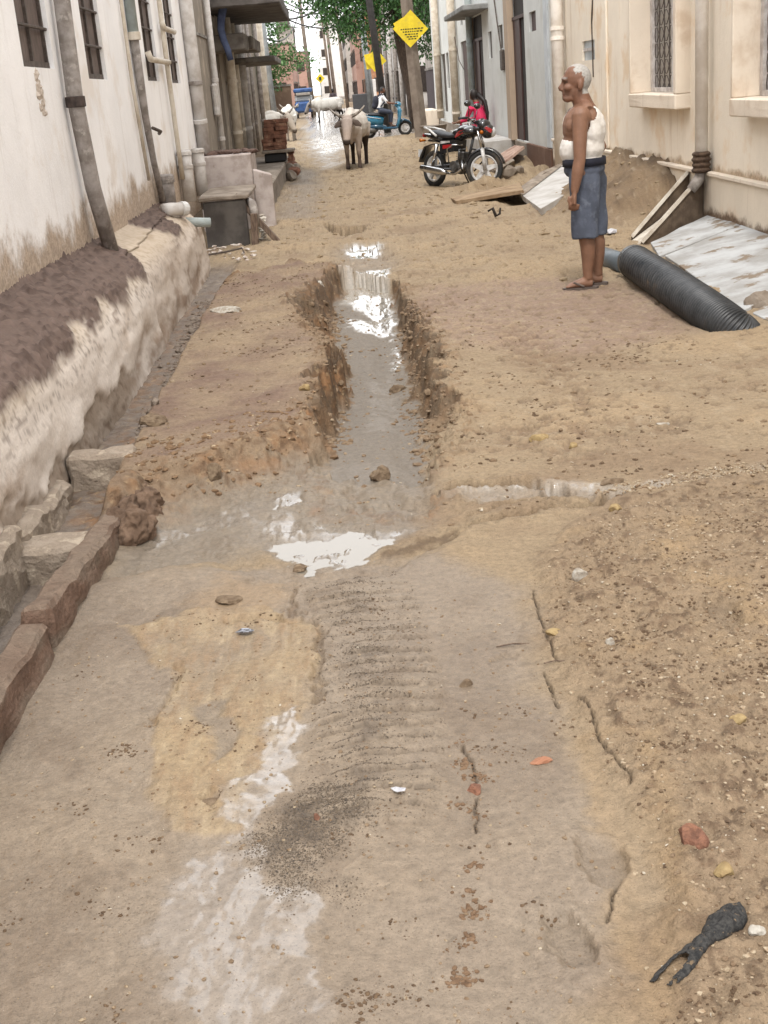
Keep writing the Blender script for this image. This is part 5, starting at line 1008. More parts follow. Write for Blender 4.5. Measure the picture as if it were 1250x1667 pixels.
    for q in bm.verts:
        x, y, z = q.co; keep = False
        if .93 < z < 1.105 - .16 * (x + .02): keep = True
        elif z >= 1.0 and z < 1.345:
            ed = .035 - .17 * max(0, z - 1.09) * (1 if z < 1.22 else .76) + (.0 if z < 1.22 else 0)
            if x > -.02 + .055 * math.exp(-((z - 1.22) / .07) ** 2) and abs(y) < .20 - .60 * max(0, z - 1.20): keep = True
            if y > .035 and y < .115 and x < .02: keep = True
            if abs(y) > .03 and abs(y) < .075 and z > 1.29 and x > -.05: keep = True
        if z > 1.30 and abs(y) < .038: keep = False
        if not keep: kill.append(q)
        else: q.co += q.normal * (.002 * nz.noise(Vector((q.co.x * 22, q.co.y * 22, q.co.z * 7))) + .003 * abs(nz.noise(Vector((q.co.x * 10 + q.co.z * 14, q.co.y * 10, q.co.z * 16)))))
    bmesh.ops.delete(bm, geom=kill, context='VERTS'); bm.to_mesh(ve.data); bm.free(); sd = ve.modifiers.new('t', 'SOLIDIFY'); sd.thickness = .004
    # shorts
    s = MB(); s.ell((.0, 0, .90), (.158, .184, .09)); 
    for k, x0, kx in ((-1, -.012, -.018), (1, .055, .068)): s.tube([(x0 * .4, k * .07, .93), (x0, k * .088, .80), (x0, k * .09, .66), (kx, k * .094, .52), (kx, k * .096, .395)], [(.118, .095), (.120, .10), (.108, .096), (.098, .09), (.100, .092)], 16)
    s.box(-.09, .10, -.05, .05, .70, .90)
    so = remeshed(s, 'shorts', M_shorts, t, .0085, 3, .5)
    bm = bmesh.new(); bm.from_mesh(so.data)
    for q in bm.verts:
        p = q.co; f = min(1, max(0, (.92 - p.z) / .1)); q.co += q.normal * (nz.noise(Vector((p.x * 13, p.y * 13, p.z * 5))) * .012 * f + nz.noise(Vector((p.x * 30, p.y * 30, p.z * 8 + 4))) * .004 * f)
    bm.to_mesh(so.data); bm.free()
    w = MB(); P = [(.165 * math.cos(a), .190 * math.sin(a)) for a in np.linspace(0, 2 * math.pi, 33)[:-1]]
    n = len(P); w.add([(x, y, .925) for x, y in P] + [(x * .985, y * .985, .982) for x, y in P], [(i, (i + 1) % n, n + (i + 1) % n, n + i) for i in range(n)])
    wo = w.build('waistband', M_navy, so, smooth=True); wo.modifiers.new('t', 'SOLIDIFY').thickness = .006
    m = MB().tube([(-.105, -.13, .52), (-.07, -.155, .52)], .006, 5)
    # slippers
    for k, kx in ((-1, -.012), (1, .075)):
        y_ = k * .085; ol = [(kx + .085 * 1.0, -.0), (kx + .07, .036), (kx, .034), (kx - .09, .048), (kx - .165, .042), (kx - .195, .006), (kx - .175, -.036), (kx - .09, -.046), (kx, -.036), (kx + .07, -.034)]
        sl = MB().prism(ol, .0, .022, lambda u, v_, w_: (u, y_ + v_, w_)).build('slipper', M_rub, t)
        st = MB(); st.tube([(kx - .13, y_, .045), (kx - .10, y_ - .035, .062), (kx - .03, y_ - .046, .03)], .008, 6); st.tube([(kx - .13, y_, .045), (kx - .10, y_ + .035, .062), (kx - .03, y_ + .046, .03)], .008, 6); st.build('strap', M_rub, sl)
    return t
man = old_man(); mp = G(958, 467); man.location = (mp.x, mp.y, ground_z(mp.x, mp.y) + .002); man.rotation_euler = (0, R_(-.6), R_(-7))

def figure(t, P, skin, cloth_fn, voxel=.014, extra=None, hair=HAIRD):
    """small figure from a dict of joints: one continuous body, coloured by clothing"""
    b = MB(); T = b.tube; E_ = b.ell; V = {k: Vector(v) for k, v in P.items()}
    h = V['head']; E_(h, (.085, .085, .105)); fw = Vector(P.get('face', (1, 0, 0))).normalized(); E_(h + fw * .045 + Vector((0, 0, -.045)), (.055, .055, .06)); E_(h + fw * .10 + Vector((0, 0, -.02)), (.018, .018, .02))
    T([V['neck'], h - Vector((0, 0, .06))], [.06, .055], 8)
    T([V['hip'], V['hip'].lerp(V['neck'], .5), V['neck'] - Vector((0, 0, .03))], [(.14, .14), (.13, .15), (.08, .12)], 12)
    for s in 'lr':
        T([V['sh_' + s], V['el_' + s], V['wr_' + s]], [.06, .045, .03], 9); d = (V['wr_' + s] - V['el_' + s]).normalized(); hand(b, V['wr_' + s], d, Vector((0, 0, 1)).cross(d), 1.0, .9)
        T([V['hp_' + s], V['kn_' + s]], [.10, .07], 10); T([V['kn_' + s], V['an_' + s]], [.066, .038], 9); f = V['an_' + s]; T([f + Vector((0, 0, -.03)), f + fw * .09 + Vector((0, 0, -.055)), f + fw * .16 + Vector((0, 0, -.06))], [.04, .035, .022], 7)
    if extra: extra(b, V)
    o = remeshed(b, 'body', M_skin, t, voxel, 3, .5); paint(o.data, 'tone', lambda co, no: cloth_fn(co, skin)); return o
# ================================================================== cattle
M_hide = attr_mat('cow_hide', 'tone', .75, .10, 25, .12, 140, .004, .25)
M_horn = mat('cow_horn', S(196, 184, 170), .5, S(96, 84, 74), 14)
def cow(label, loc, rz, body=(214, 202, 188), shade=(176, 154, 136), legs=(84, 70, 62), head_low=0.0, head_yaw=0.0, scale=1.0, voxel=.016, horn=1.0):
    t = thing('cow', label, 'cow', loc, rz, 'cows in the lane'); b = MB(); T = b.tube; E_ = b.ell
    E_((.42, 0, .87), (.30, .25, .31)); E_((.10, 0, .84), (.42, .295, .31)); E_((-.24, 0, .85), (.42, .30, .31)); E_((-.54, 0, .92), (.29, .25, .26)); E_((.38, 0, 1.13), (.20, .10, .11)); T([(.5, 0, 1.06), (0, 0, 1.08), (-.5, 0, 1.08), (-.76, 0, 1.04)], [.10, .09, .10, .08], 9)
    E_((-.60, .14, 1.04), (.12, .07, .07)); E_((-.60, -.14, 1.04), (.12, .07, .07))
    # neck, head
    hz = -head_low; cy, sy = math.cos(head_yaw), math.sin(head_yaw)
    def H(x, y, z): dx = x - .75; return (.75 + dx * cy - y * sy, dx * sy + y * cy, z + hz)
    T([(.50, 0, .98), (.66, 0, 1.0 + hz * .3), H(.86, 0, 1.04)], [(.22, .15), (.19, .13), (.15, .10)], 12)
    T([H(.82, 0, 1.12), H(.93, 0, 1.06), H(1.03, 0, .88), H(1.12, 0, .72), H(1.15, 0, .66)], [(.095, .10), (.115, .128), (.095, .10), (.075, .08), (.065, .075)], 12)
    E_(H(1.14, 0, .665), (.062, .082, .056)); E_(H(.90, 0, 1.15), (.06, .12, .05)); E_(H(.96, .10, 1.0), (.045, .035, .04)); E_(H(.96, -.10, 1.0), (.045, .035, .04)); T([H(.98, 0, .80), H(1.08, 0, .64)], [.055, .045], 8)
    for s in (-1, 1): T([H(.86, s * .10, 1.07), H(.87, s * .19, 1.03), H(.88, s * .29, .97)], [(.045, .03), (.075, .02), (.03, .01)], 9)
    # dewlap
    T([H(.86, 0, .86), (.72, 0, .74), (.58, 0, .60), (.45, 0, .58)], [(.09, .028), (.13, .03), (.12, .035), (.07, .04)], 9)
    for s in (-1, 1):
        ox = .03 * s
        T([(.46 + ox, s * .13, .80), (.46 + ox, s * .135, .58), (.47 + ox, s * .13, .42), (.48 + ox, s * .13, .37), (.465 + ox, s * .13, .20), (.465 + ox, s * .13, .09), (.475 + ox, s * .13, .045), (.485 + ox, s * .13, .0)], [.12, .082, .056, .054, .038, .042, .045, .055], 10)
        T([(-.60 - ox, s * .14, .88), (-.55 - ox, s * .15, .66), (-.60 - ox, s * .145, .55), (-.70 - ox, s * .14, .42), (-.68 - ox, s * .14, .30), (-.645 - ox, s * .14, .09), (-.63 - ox, s * .14, .045), (-.615 - ox, s * .14, .0)], [.17, .125, .085, .054, .044, .042, .046, .055], 10)
    T([(-.80, 0, 1.05), (-.86, 0, .95), (-.87, .01, .70), (-.86, .02, .48)], [.04, .028, .02, .018], 8); E_((-.86, .02, .42), (.035, .035, .09)); E_((-.35, 0, .56), (.10, .07, .05))
    o = remeshed(b, 'body', M_hide, t, voxel, 3, .5); o.scale = (scale,) * 3
    cb, cs, cl = (np.array(S(*q, .70)) for q in (body, shade, legs))
    def tone(co, no):
        x, y, z = co[:, 0], co[:, 1], co[:, 2]; c = np.ones((len(co), 3)) * cb; n = fbm(x * 4 + y * 3, z * 4, 3, 8)
        def put(q, f):
            nonlocal c
            f = np.clip(f, 0, 1)[:, None]; c = c * (1 - f) + q * f
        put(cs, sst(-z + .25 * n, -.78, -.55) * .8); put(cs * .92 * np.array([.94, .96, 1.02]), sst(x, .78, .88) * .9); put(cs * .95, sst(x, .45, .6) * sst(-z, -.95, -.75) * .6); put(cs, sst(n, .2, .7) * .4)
        put(cl, sst(-z, -.42, -.22)); put(cl * .5, sst(-z, -.075, -.045)); hx = np.hypot(x - .75, y)
        put(cl * .45, (sst(hx, .355, .39) * sst(-z, -(.74 + hz), -(.70 + hz)))); put(cl * .5, ((np.abs(np.hypot(x - .975, np.abs(y) - .10)) < .03) & (np.abs(z - 1.005 - hz) < .02)).astype(float))
        ear = (np.abs(-(x - .75) * sy + y * cy) > .115) & (x > .70) & (z > .9 + hz) & (z < 1.13 + hz); put(cl * .8, ear.astype(float) * .85); return c
    paint(o.data, 'tone', tone)
    for s in (-1, 1):
        hn = MB().tube([H(.87, s * .075, 1.16), H(.86, s * .18, 1.20), H(.85, s * .28, 1.26), H(.87, s * .36 * horn, 1.36)], [.038, .034, .026, .010], 9).build('horn', M_horn, t, smooth=True); hn.scale = (scale,) * 3
    return t
def gz(x, y): return ground_z(x, y)
c0 = G(586, 266)
cow('cream cow with spread horns facing the camera in the middle of the lane', (c0.x - .10, 27.9, gz(c0.x, 27.6)), R_(-98), (222, 212, 200), (190, 170, 154), (100, 84, 74), .10, R_(-4), 1.0, .014, 1.05)
cow('white cow behind the brick stack looking towards the lane', (-2.02, 36.7, 0), R_(-18), (232, 226, 216), (206, 190, 170), (150, 132, 116), .04, R_(-22), .98)
cow('white cow seen from behind, standing past the brick stack', (-1.5, 47.0, 0), R_(88), (236, 232, 224), (220, 210, 196), (190, 176, 160), .1, 0, 1.02)
cow('distant grey white cow with dark legs crossing the street', (-.15, 71.0, 0), R_(197), (216, 212, 204), (150, 140, 132), (52, 46, 44), .16, R_(-10), 1.08, .02)
# ================================================================== motorbike, scooter and riders
M_tyre = mat('dusty_tyre', (.02, .02, .02), .85, S(110, 96, 80, .5), 9, lo=.5, hi=.75, bump=.3)
M_alloy = mat('white_alloy', S(222, 222, 222, .8), .4, S(190, 186, 180), 6)
M_chrome = mat('chrome', (.62, .62, .63), .18, (.5, .5, .5), 6, metal=1.0)
M_steel = mat('grey_engine_metal', S(150, 148, 146), .45, S(104, 102, 100), 14, metal=.7)
M_gloss = mat('gloss_black_paint', (.012, .012, .014), .18, (.018, .018, .02), 5, coat=.8)
M_redp = mat('red_decal', S(190, 40, 44, .7), .3, coat=.6)
M_seat = mat('black_vinyl_seat', (.02, .021, .024), .5, (.03, .03, .034), 30, bump=.15)
M_lampr = mat('red_lamp', S(170, 24, 20), .2); M_lampo = mat('amber_lamp', S(214, 120, 30), .25); M_lens = mat('clear_lens', S(220, 224, 226, .8), .08, spec=.8)
def wheel(t, x, y, zc, r, w, rot=0.0, spokes=5, name='wheel'):
    """tyre with rim and broad spokes; axle along local y turned by rot about z"""
    e = Matrix.Translation((x, y, zc)) @ Euler((0, 0, rot)).to_matrix().to_4x4()
    def ring(rc, hw, rad, n=40, k=10):
        o = MB(); V = []; F = []
        for i in range(n):
            a = 2 * math.pi * i / n
            for j in range(k): b = 2 * math.pi * j / k; q = rc + rad * math.cos(b); V.append(e @ Vector((q * math.cos(a), hw * math.sin(b), q * math.sin(a))))
        for i in range(n):
            for j in range(k): F.append((i * k + j, ((i + 1) % n) * k + j, ((i + 1) % n) * k + (j + 1) % k, i * k + (j + 1) % k))
        return o.add(V, F)
    ty = ring(r - w * .55, w * .5, w * .55).build(name, M_tyre, t, smooth=True)
    rm = ring(r - w * 1.18, w * .36, w * .24, 40, 8)
    for s in range(spokes):
        a = 2 * math.pi * s / spokes + .3; c, sn = math.cos(a), math.sin(a); pts = [(.03, .045), (r - w * 1.2, .026), (r - w * 1.2, -.026), (.03, -.045)]
        rm.prism([(p[0] * c - p[1] * sn, p[0] * sn + p[1] * c) for p in pts], -.018, .018, lambda u, v, q: e @ Vector((u, q, v)))
    rm.tube([e @ Vector((0, -.05, 0)), e @ Vector((0, .05, 0))], .055, 12); rm.build('rim', M_alloy, ty); return ty
def motorbike():
    t = thing('motorcycle', 'black motorcycle with red stripes and white alloy wheels parked in the sand', 'motorcycle'); P = lambda n, m, mb, s=True, par=t: mb.build(n, m, par, smooth=s)
    r = .295; st = R_(40)
    wheel(t, -.625, 0, r, r, .085, 0); wheel(t, .64, 0, r, r, .078, st)
    # swing arm, frame, engine
    P('swingarm', M_gloss, MB().tube([(-.62, .07, .30), (-.1, .07, .36)], .022, 8).tube([(-.62, -.07, .30), (-.1, -.07, .36)], .022, 8)); P('shock_absorber', M_chrome, MB().tube([(-.56, -.10, .33), (-.44, -.11, .68)], .032, 10).tube([(-.56, .10, .33), (-.44, .11, .68)], .032, 10))
    P('frame', M_gloss, MB().tube([(.38, 0, .86), (.26, 0, .5), (.18, 0, .24), (-.16, 0, .24)], .022, 8).tube([(.38, 0, .86), (0, 0, .78), (-.45, 0, .72), (-.8, 0, .74)], .022, 8))
    en = MB().ell((.06, 0, .33), (.17, .12, .12)).box(.06, .20, -.085, .085, .38, .56, .015); en = P('engine', M_steel, en, False)
    fi = MB(); [fi.box(.045, .215, -.10, .10, .40 + .026 * k, .408 + .026 * k) for k in range(6)]; fi.build('cooling_fins', M_steel, en); MB().tube([(.03, -.115, .33), (.03, -.15, .33)], .085, 18).build('clutch_cover', M_steel, en)
    P('crash_bar', M_gloss, MB().tube([(.24, -.06, .60), (.30, -.24, .58), (.31, -.26, .44), (.24, -.12, .26)], .013, 8).tube([(.24, .06, .60), (.30, .24, .58), (.31, .26, .44), (.24, .12, .26)], .013, 8))
    P('leg_guard', M_chrome, MB().tube([(.16, -.06, .66), (.08, -.2, .66), (-.06, -.2, .60), (-.06, -.16, .40)], .012, 8))
    ex = P('exhaust', M_chrome, MB().tube([(.20, -.09, .42), (.26, -.13, .30), (.10, -.15, .22), (-.15, -.15, .23)], .022, 9).tube([(-.12, -.16, .235), (-.22, -.165, .25), (-.55, -.185, .285), (-.72, -.20, .31)], [.032, .056, .062, .05], 14)); MB().tube([(-.715, -.20, .308), (-.745, -.202, .313)], [.034, .03], 10).build('tailpipe', M_gloss, ex)
    # bodywork
    tk = remeshed(MB().ell((.20, 0, .86), (.25, .125, .11)).ell((.02, 0, .82), (.20, .10, .10)).ell((.30, 0, .86), (.14, .15, .09)), 'fuel_tank', M_gloss, t, .011, 3)
    MB().tube([(.24, 0, .955), (.24, 0, .985)], .035, 14).build('filler_cap', M_chrome, tk)
    for s in (-1, 1): MB().prism([(-.06, .80), (.14, .87), (.30, .90), (.22, .83), (.02, .77)], .118, .128, lambda u, v, q: (u, s * (q - .10 * ((u - .2) / .35) ** 2), v)).build('tank_stripe', M_redp, tk)
    se = remeshed(MB().tube([(.04, 0, .81), (-.14, 0, .79), (-.34, 0, .81), (-.56, 0, .855), (-.70, 0, .87)], [(.045, .09), (.055, .12), (.06, .125), (.055, .12), (.03, .09)], 14), 'seat', M_seat, t, .012, 2)
    P('grab_rail', M_alloy, MB().tube([(-.42, -.14, .80), (-.60, -.15, .90), (-.80, -.10, .94), (-.84, 0, .945), (-.80, .10, .94), (-.60, .15, .90), (-.42, .14, .80)], .018, 9))
    sp = P('side_panel', M_gloss, MB().prism([(-.36, .52), (.02, .56), (.04, .74), (-.36, .74)], -.115, .115, lambda u, v, q: (u, q, v)), False); MB().prism([(-.28, .60), (-.06, .62), (-.04, .67), (-.28, .66)], -.12, -.116, lambda u, v, q: (u, q, v)).build('panel_decal', M_redp, sp); MB().prism([(-.34, .68), (-.1, .70), (-.1, .725), (-.34, .72)], -.121, -.116, lambda u, v, q: (u, q, v)).build('panel_line', M_alloy, sp)
    P('tail_cowl', M_gloss, MB().tube([(-.36, 0, .76), (-.62, 0, .79), (-.86, 0, .83)], [(.06, .10), (.06, .10), (.03, .07)], 12)); P('tail_lamp', M_lampr, MB().box(-.90, -.85, -.07, .07, .79, .85, .015), False)
    P('rear_mudguard', M_gloss, MB().tube([(-.42, 0, .66), (-.62, 0, .68), (-.82, 0, .64), (-.92, 0, .50), (-.96, 0, .40)], [(.015, .09)] * 5, 10)); P('number_plate', M_alloy, MB().box(-.955, -.945, -.10, .10, .48, .60), False)
    for s in (-1, 1): P('rear_indicator', M_lampo, MB().tube([(-.80, s * .07, .74), (-.82, s * .17, .74)], [.012, .03], 8))
    P('chain_cover', M_gloss, MB().box(-.64, 0.0, .075, .10, .27, .40, .02), False); P('side_stand', M_gloss, MB().tube([(0, .1, .25), (-.06, .30, .02)], .013, 7)); P('footrest', M_seat, MB().tube([(-.02, -.30, .29), (-.02, .30, .29)], .02, 8))
    # front end turned to the left about the steering head
    sh = Vector((.46, 0, .92)); e = Matrix.Translation((.60, 0, 0)) @ Euler((0, 0, st)).to_matrix().to_4x4()
    F = lambda x, y, z: e @ Vector((x, y, z))
    for s in (-1, 1): fk = P('fork', M_chrome, MB().tube([F(-.10, s * .095, .92), F(.0, s * .095, .58)], .021, 9)); MB().tube([F(.0, s * .095, .60), F(.055, s * .095, .28)], .03, 10).build('fork_slider', M_alloy, fk, smooth=True)
    g = MB(); V = []; Fc = []; n = 16
    for i in range(n + 1):
        a = R_(15 + 150 * i / n)
        for j in range(7): b = -1 + 2 * j / 6; V.append(F(.04 + (r + .035 - .03 * b * b) * math.cos(a), .072 * b, r + (r + .035 - .03 * b * b) * math.sin(a)))
    for i in range(n):
        for j in range(6): Fc.append((i * 7 + j, i * 7 + j + 1, (i + 1) * 7 + j + 1, (i + 1) * 7 + j))
    mg = g.add(V, Fc).build('front_mudguard', M_gloss, t, smooth=True); mg.modifiers.new('t', 'SOLIDIFY').thickness = .006
    P('triple_clamp', M_gloss, MB().box(-.05, .05, -.13, .13, -.02, .02, .01, M=e @ Matrix.Translation((-.10, 0, .90))), False)
    hb = P('handlebar', M_gloss, MB().tube([F(-.30, -.36, 1.04), F(-.20, -.30, 1.05), F(-.13, -.10, .98), F(-.13, .10, .98), F(-.20, .30, 1.05), F(-.30, .36, 1.04)], .013, 8))
    for s in (-1, 1):
        MB().tube([F(-.33, s * .375, 1.035), F(-.215, s * .31, 1.048)], .021, 9).build('grip', M_seat, hb, smooth=True); MB().tube([F(-.16, s * .2, 1.02), F(-.10, s * .30, 1.02), F(-.15, s * .42, 1.0)], .008, 6).build('lever', M_chrome, hb)
        mi = P('mirror', M_gloss, MB().tube([F(-.20, s * .27, 1.05), F(-.18, s * .34, 1.17), F(-.19, s * .38, 1.22)], .007, 6).ell(F(-.19, s * .40, 1.25), (.05, .06, .045)))
    hl = remeshed(MB().ell(F(.06, 0, .86), (.12, .12, .11)).ell(F(.0, 0, .95), (.10, .12, .09)), 'headlight', M_gloss, t, .011, 3); MB().ell(F(.135, 0, .85), (.055, .085, .08), (0, 0, st)).build('lens', M_lens, hl, smooth=True); MB().prism([(.06, .93), (.16, .88), (.13, .83), (.03, .9)], -.135, .135, lambda u, v, q: F(u, q, v)).build('cowl_stripe', M_redp, hl); P('speedometer', M_gloss, MB().tube([F(-.06, 0, .98), F(-.08, 0, 1.03)], .075, 14))
    for s in (-1, 1): P('front_indicator', M_lampo, MB().tube([F(.0, s * .11, .84), F(.0, s * .20, .84)], [.012, .03], 8))
    return t
bike = motorbike()
pr, dirb = Vector((1.60, 21.2)), R_(-57); cc = pr + Vector((math.cos(dirb), math.sin(dirb))) * .625
bike.location = (cc.x, cc.y, gz(1.62, 21.4) - .03); bike.rotation_euler = (R_(-6), 0, dirb); bike.rotation_mode = 'XYZ'

def scooter():
    t = thing('scooter', 'turquoise blue scooter crossing the lane under the schoolbag rider', 'scooter'); P = lambda n, m, mb, s=True, par=t: mb.build(n, m, par, smooth=s)
    M_b = mat('turquoise_scooter_paint', S(58, 136, 168, .72), .22, S(48, 118, 150), 4, coat=.7); M_db = mat('deep_blue_scooter_paint', S(44, 86, 112, .7), .25, coat=.6)
    wheel(t, -.60, 0, .24, .24, .10); wheel(t, .62, 0, .24, .24, .09)
    P('rear_body', M_b, MB().tube([(-.12, 0, .50), (-.35, 0, .56), (-.65, 0, .62), (-.92, 0, .72)], [(.16, .15), (.17, .17), (.14, .16), (.05, .08)], 14)); P('lower_panel', M_db, MB().tube([(-.62, 0, .38), (-.3, 0, .36), (-.02, 0, .30)], [(.07, .13), (.12, .14), (.07, .14)], 12)); P('floorboard', M_db, MB().box(-.15, .36, -.17, .17, .24, .32, .03), False)
    P('leg_shield', M_b, MB().tube([(.34, 0, .28), (.44, 0, .55), (.47, 0, .80), (.42, 0, .96)], [(.05, .16), (.06, .18), (.08, .16), (.06, .12)], 12)); P('front_mudguard', M_db, MB().tube([(.42, 0, .40), (.58, 0, .52), (.74, 0, .46), (.84, 0, .36)], [(.06, .09), (.05, .10), (.04, .09), (.02, .05)], 10)); P('headlight', M_b, MB().ell((.43, 0, 1.0), (.12, .13, .10)))
    P('seat', M_seat, MB().tube([(.0, 0, .70), (-.3, 0, .74), (-.62, 0, .76)], [(.06, .13), (.06, .15), (.03, .12)], 12)); P('grab_rail', M_alloy, MB().tube([(-.62, -.13, .76), (-.86, -.12, .84), (-.95, 0, .87), (-.86, .12, .84), (-.62, .13, .76)], .022, 8)); hb = P('handlebar', M_seat, MB().tube([(.30, -.33, 1.02), (.38, -.12, 1.04), (.38, .12, 1.04), (.30, .33, 1.02)], .02, 8))
    for s in (-1, 1): P('mirror', M_seat, MB().tube([(.36, s * .2, 1.04), (.34, s * .27, 1.17)], .008, 5).ell((.34, s * .29, 1.21), (.02, .06, .04)))
    P('exhaust', M_steel, MB().tube([(-.35, -.16, .24), (-.50, -.18, .26), (-.86, -.19, .30)], [.03, .07, .06], 12)); P('engine', M_steel, MB().ell((-.48, 0, .26), (.2, .12, .11))); P('tail_lamp', M_lampr, MB().box(-.97, -.92, -.06, .06, .68, .74, .01), False); P('side_stripe', M_alloy, MB().tube([(-.2, -.168, .60), (-.5, -.176, .66), (-.8, -.12, .74)], .012, 6)); P('stand', M_gloss, MB().tube([(-.28, -.12, .2), (-.3, -.14, .06)], .02, 6))
    return t
sc = scooter(); ps = Vector((1.82, 43.6, 0)); ps.z = gz(ps.x, ps.y) + .0; sc.location = ps; sc.rotation_euler = (0, 0, R_(7)); sc.scale = (1, 1, 1)
def band(co): return co[:, 0], co[:, 1], co[:, 2]
def rider():
    t = thing('person', 'rider in white shirt and dark trousers with a dark backpack on the turquoise scooter', 'person', ps, R_(7))
    J = dict(head=(-.06, 0, 1.50), face=(1, 0, 0), neck=(-.10, 0, 1.34), hip=(-.22, 0, .88), sh_l=(-.10, .17, 1.30), el_l=(.06, .22, 1.08), wr_l=(.26, .30, 1.05), sh_r=(-.10, -.17, 1.30), el_r=(.06, -.22, 1.08), wr_r=(.26, -.30, 1.05), hp_l=(-.22, .10, .86), kn_l=(.18, .16, .78), an_l=(.14, .13, .40), hp_r=(-.22, -.10, .86), kn_r=(.18, -.16, .78), an_r=(.14, -.13, .40))
    def fn(co, sk):
        x, y, z = band(co); c = np.ones((len(co), 3)) * sk; sh = (z > .93) & (z < 1.38) & (x < .05) & (np.abs(y) < .25); c[sh] = S(236, 236, 238, .84); tr = (z < .95) & (z > .46) & (x < .26); c[tr] = S(58, 66, 84); hr = ((z > 1.47) & (x < -.05)) | (z > 1.555); c[hr] = HAIRD; c[z < .40] = S(110, 84, 70); return c
    figure(t, J, SKIN2 * .75, fn)
    bp = remeshed(MB().ell((-.30, 0, 1.12), (.12, .16, .22)).ell((-.34, 0, 1.02), (.11, .14, .12)), 'backpack', mat('dark_backpack', S(48, 50, 66), .8, S(36, 38, 50), 9, bump=.3), t, .015, 2)
    for s in (-1, 1): MB().tube([(-.24, s * .12, 1.30), (-.12, s * .12, 1.38), (-.02, s * .12, 1.28), (-.03, s * .13, 1.12), (-.18, s * .15, .98)], .022, 6).build('strap', mat('dark_backpack', (0, 0, 0)), bp)
rider()
def sitting_woman():
    y0 = XP(775, 205, 3.1).y; b0 = Vector((3.33, 29.0, .36))
    t = thing('person', 'woman in pink top sitting on the doorstep behind the motorcycle, back turned', 'person', b0, R_(0)); t.scale = (1.15, 1.15, 1.15)
    J = dict(head=(-.12, .10, .80), face=(-.7, .7, 0), neck=(-.07, .05, .62), hip=(.0, 0, .12), sh_l=(-.20, -.04, .57), el_l=(-.30, .10, .34), wr_l=(-.46, .26, .30), sh_r=(.10, .10, .57), el_r=(-.02, .30, .36), wr_r=(-.30, .40, .32), hp_l=(-.08, .03, .10), kn_l=(-.42, .22, .20), an_l=(-.46, .26, -.16), hp_r=(.06, .12, .10), kn_r=(-.30, .42, .20), an_r=(-.34, .46, -.16))
    def fn(co, sk):
        x, y, z = band(co); c = np.ones((len(co), 3)) * sk; c[(z > .10) & (z < .66) & (x > -.40)] = S(214, 46, 92, .78); c[z < .14] = S(60, 48, 56); c[(z < .32) & (x < -.2) & (y > .12) & (z < .26)] = S(60, 48, 56)
        hr = (z > .70) & ((-(x + .12) * .7 + (y - .1) * .7) < .035); c[hr] = HAIRD * 1.6; return c
    def ex(b, V): pass
    figure(t, J, SKIN2, fn, .014, ex); MB().tube([(-.05, .03, .80), (.06, -.06, .66), (.10, -.09, .45), (.10, -.10, .26)], [.05, .045, .035, .015], 8).build('plait', mat('black_hair', tuple(HAIRD * 1.5), .5), t, smooth=True)
sitting_woman()
def far_rider():
    p = Vector((.25, 84, 0)); t = thing('person', 'distant rider in dark clothes just above the far cow', 'person', p, R_(-90))
    J = dict(head=(0, 0, 1.62), face=(1, 0, 0), neck=(-.03, 0, 1.44), hip=(-.12, 0, .9), sh_l=(0, .17, 1.4), el_l=(.16, .24, 1.15), wr_l=(.4, .28, 1.08), sh_r=(0, -.17, 1.4), el_r=(.16, -.24, 1.15), wr_r=(.4, -.28, 1.08), hp_l=(-.1, .1, .88), kn_l=(.26, .18, .78), an_l=(.2, .16, .36), hp_r=(-.1, -.1, .88), kn_r=(.26, -.18, .78), an_r=(.2, -.16, .36))
    def fn(co, sk):
        x, y, z = band(co); c = np.ones((len(co), 3)) * np.array(S(84, 72, 76)); c[z < .9] = S(60, 56, 60); c[z > 1.5] = HAIRD; return c
    figure(t, J, SKIN2, fn, .025)
    m = thing('motorcycle', 'dark motorcycle under the distant rider', 'motorcycle', p, R_(-90)); wheel(m, .6, 0, .3, .3, .1); wheel(m, -.6, 0, .3, .3, .1); MB().tube([(-.7, 0, .78), (0, 0, .76), (.4, 0, .9), (.55, 0, .95)], [.08, .12, .13, .08], 10).build('body', M_gloss, m, smooth=True); MB().tube([(.4, -.32, 1.05), (.45, .32, 1.05)], .02, 6).build('handlebar', M_gloss, m)
far_rider()
# ================================================================== stones, grit and litter
_S = S
def S(r, g, b, k=None): return _S(r, g, b, .50 if k is None else k * .70)
def gp(px, py, dz=0.0):
    p = G(px, py); p = G(px, py, gz(p.x, p.y)); return Vector((p.x, p.y, gz(p.x, p.y) + dz))
M_stw = mat('white_quartz', S(226, 220, 208, .78), .8, S(190, 176, 158), 40, bump=.4, bscale=150); M_sto = mat('orange_tile_shard', S(214, 156, 122, .72), .8, S(196, 136, 104), 30, bump=.2)
M_str = mat('red_brick_lump', S(176, 124, 100), .95, S(140, 98, 78), 40, bump=.8, bscale=120, col3=S(196, 140, 110), scale3=30); M_sty = mat('yellow_sandstone', S(204, 178, 128, .74), .85, S(176, 148, 104), 40, bump=.3, bscale=150); M_stg = mat('mud_coated_stone', S(168, 146, 120), .95, S(132, 110, 88), 40, bump=.5, bscale=150)
def stone(label, px, py, s, m, seed, sink=.35, name='stone', flat=1.0, rz=0.0):
    p = gp(px, py); o = rock(MB(), (p.x, p.y, p.z + s[2] * (1 - 2 * sink) * .5), s, seed, rz, n=3); tag(o.build(name, m, wob=min(s) * .12, wsc=60, seed=seed), label, 'stone', 'loose stones on the lane')
stone('white quartz stone lying on the gravelly right bank', 944, 936, (.026, .030, .034), M_stw, 1)
stone('small pale flat stone below the white quartz beside a crack', 901, 1032, (.028, .02, .012), M_sty, 2)
stone('grey white chip among grit on the right bank', 993, 1052, (.014, .012, .02), M_stw, 3)
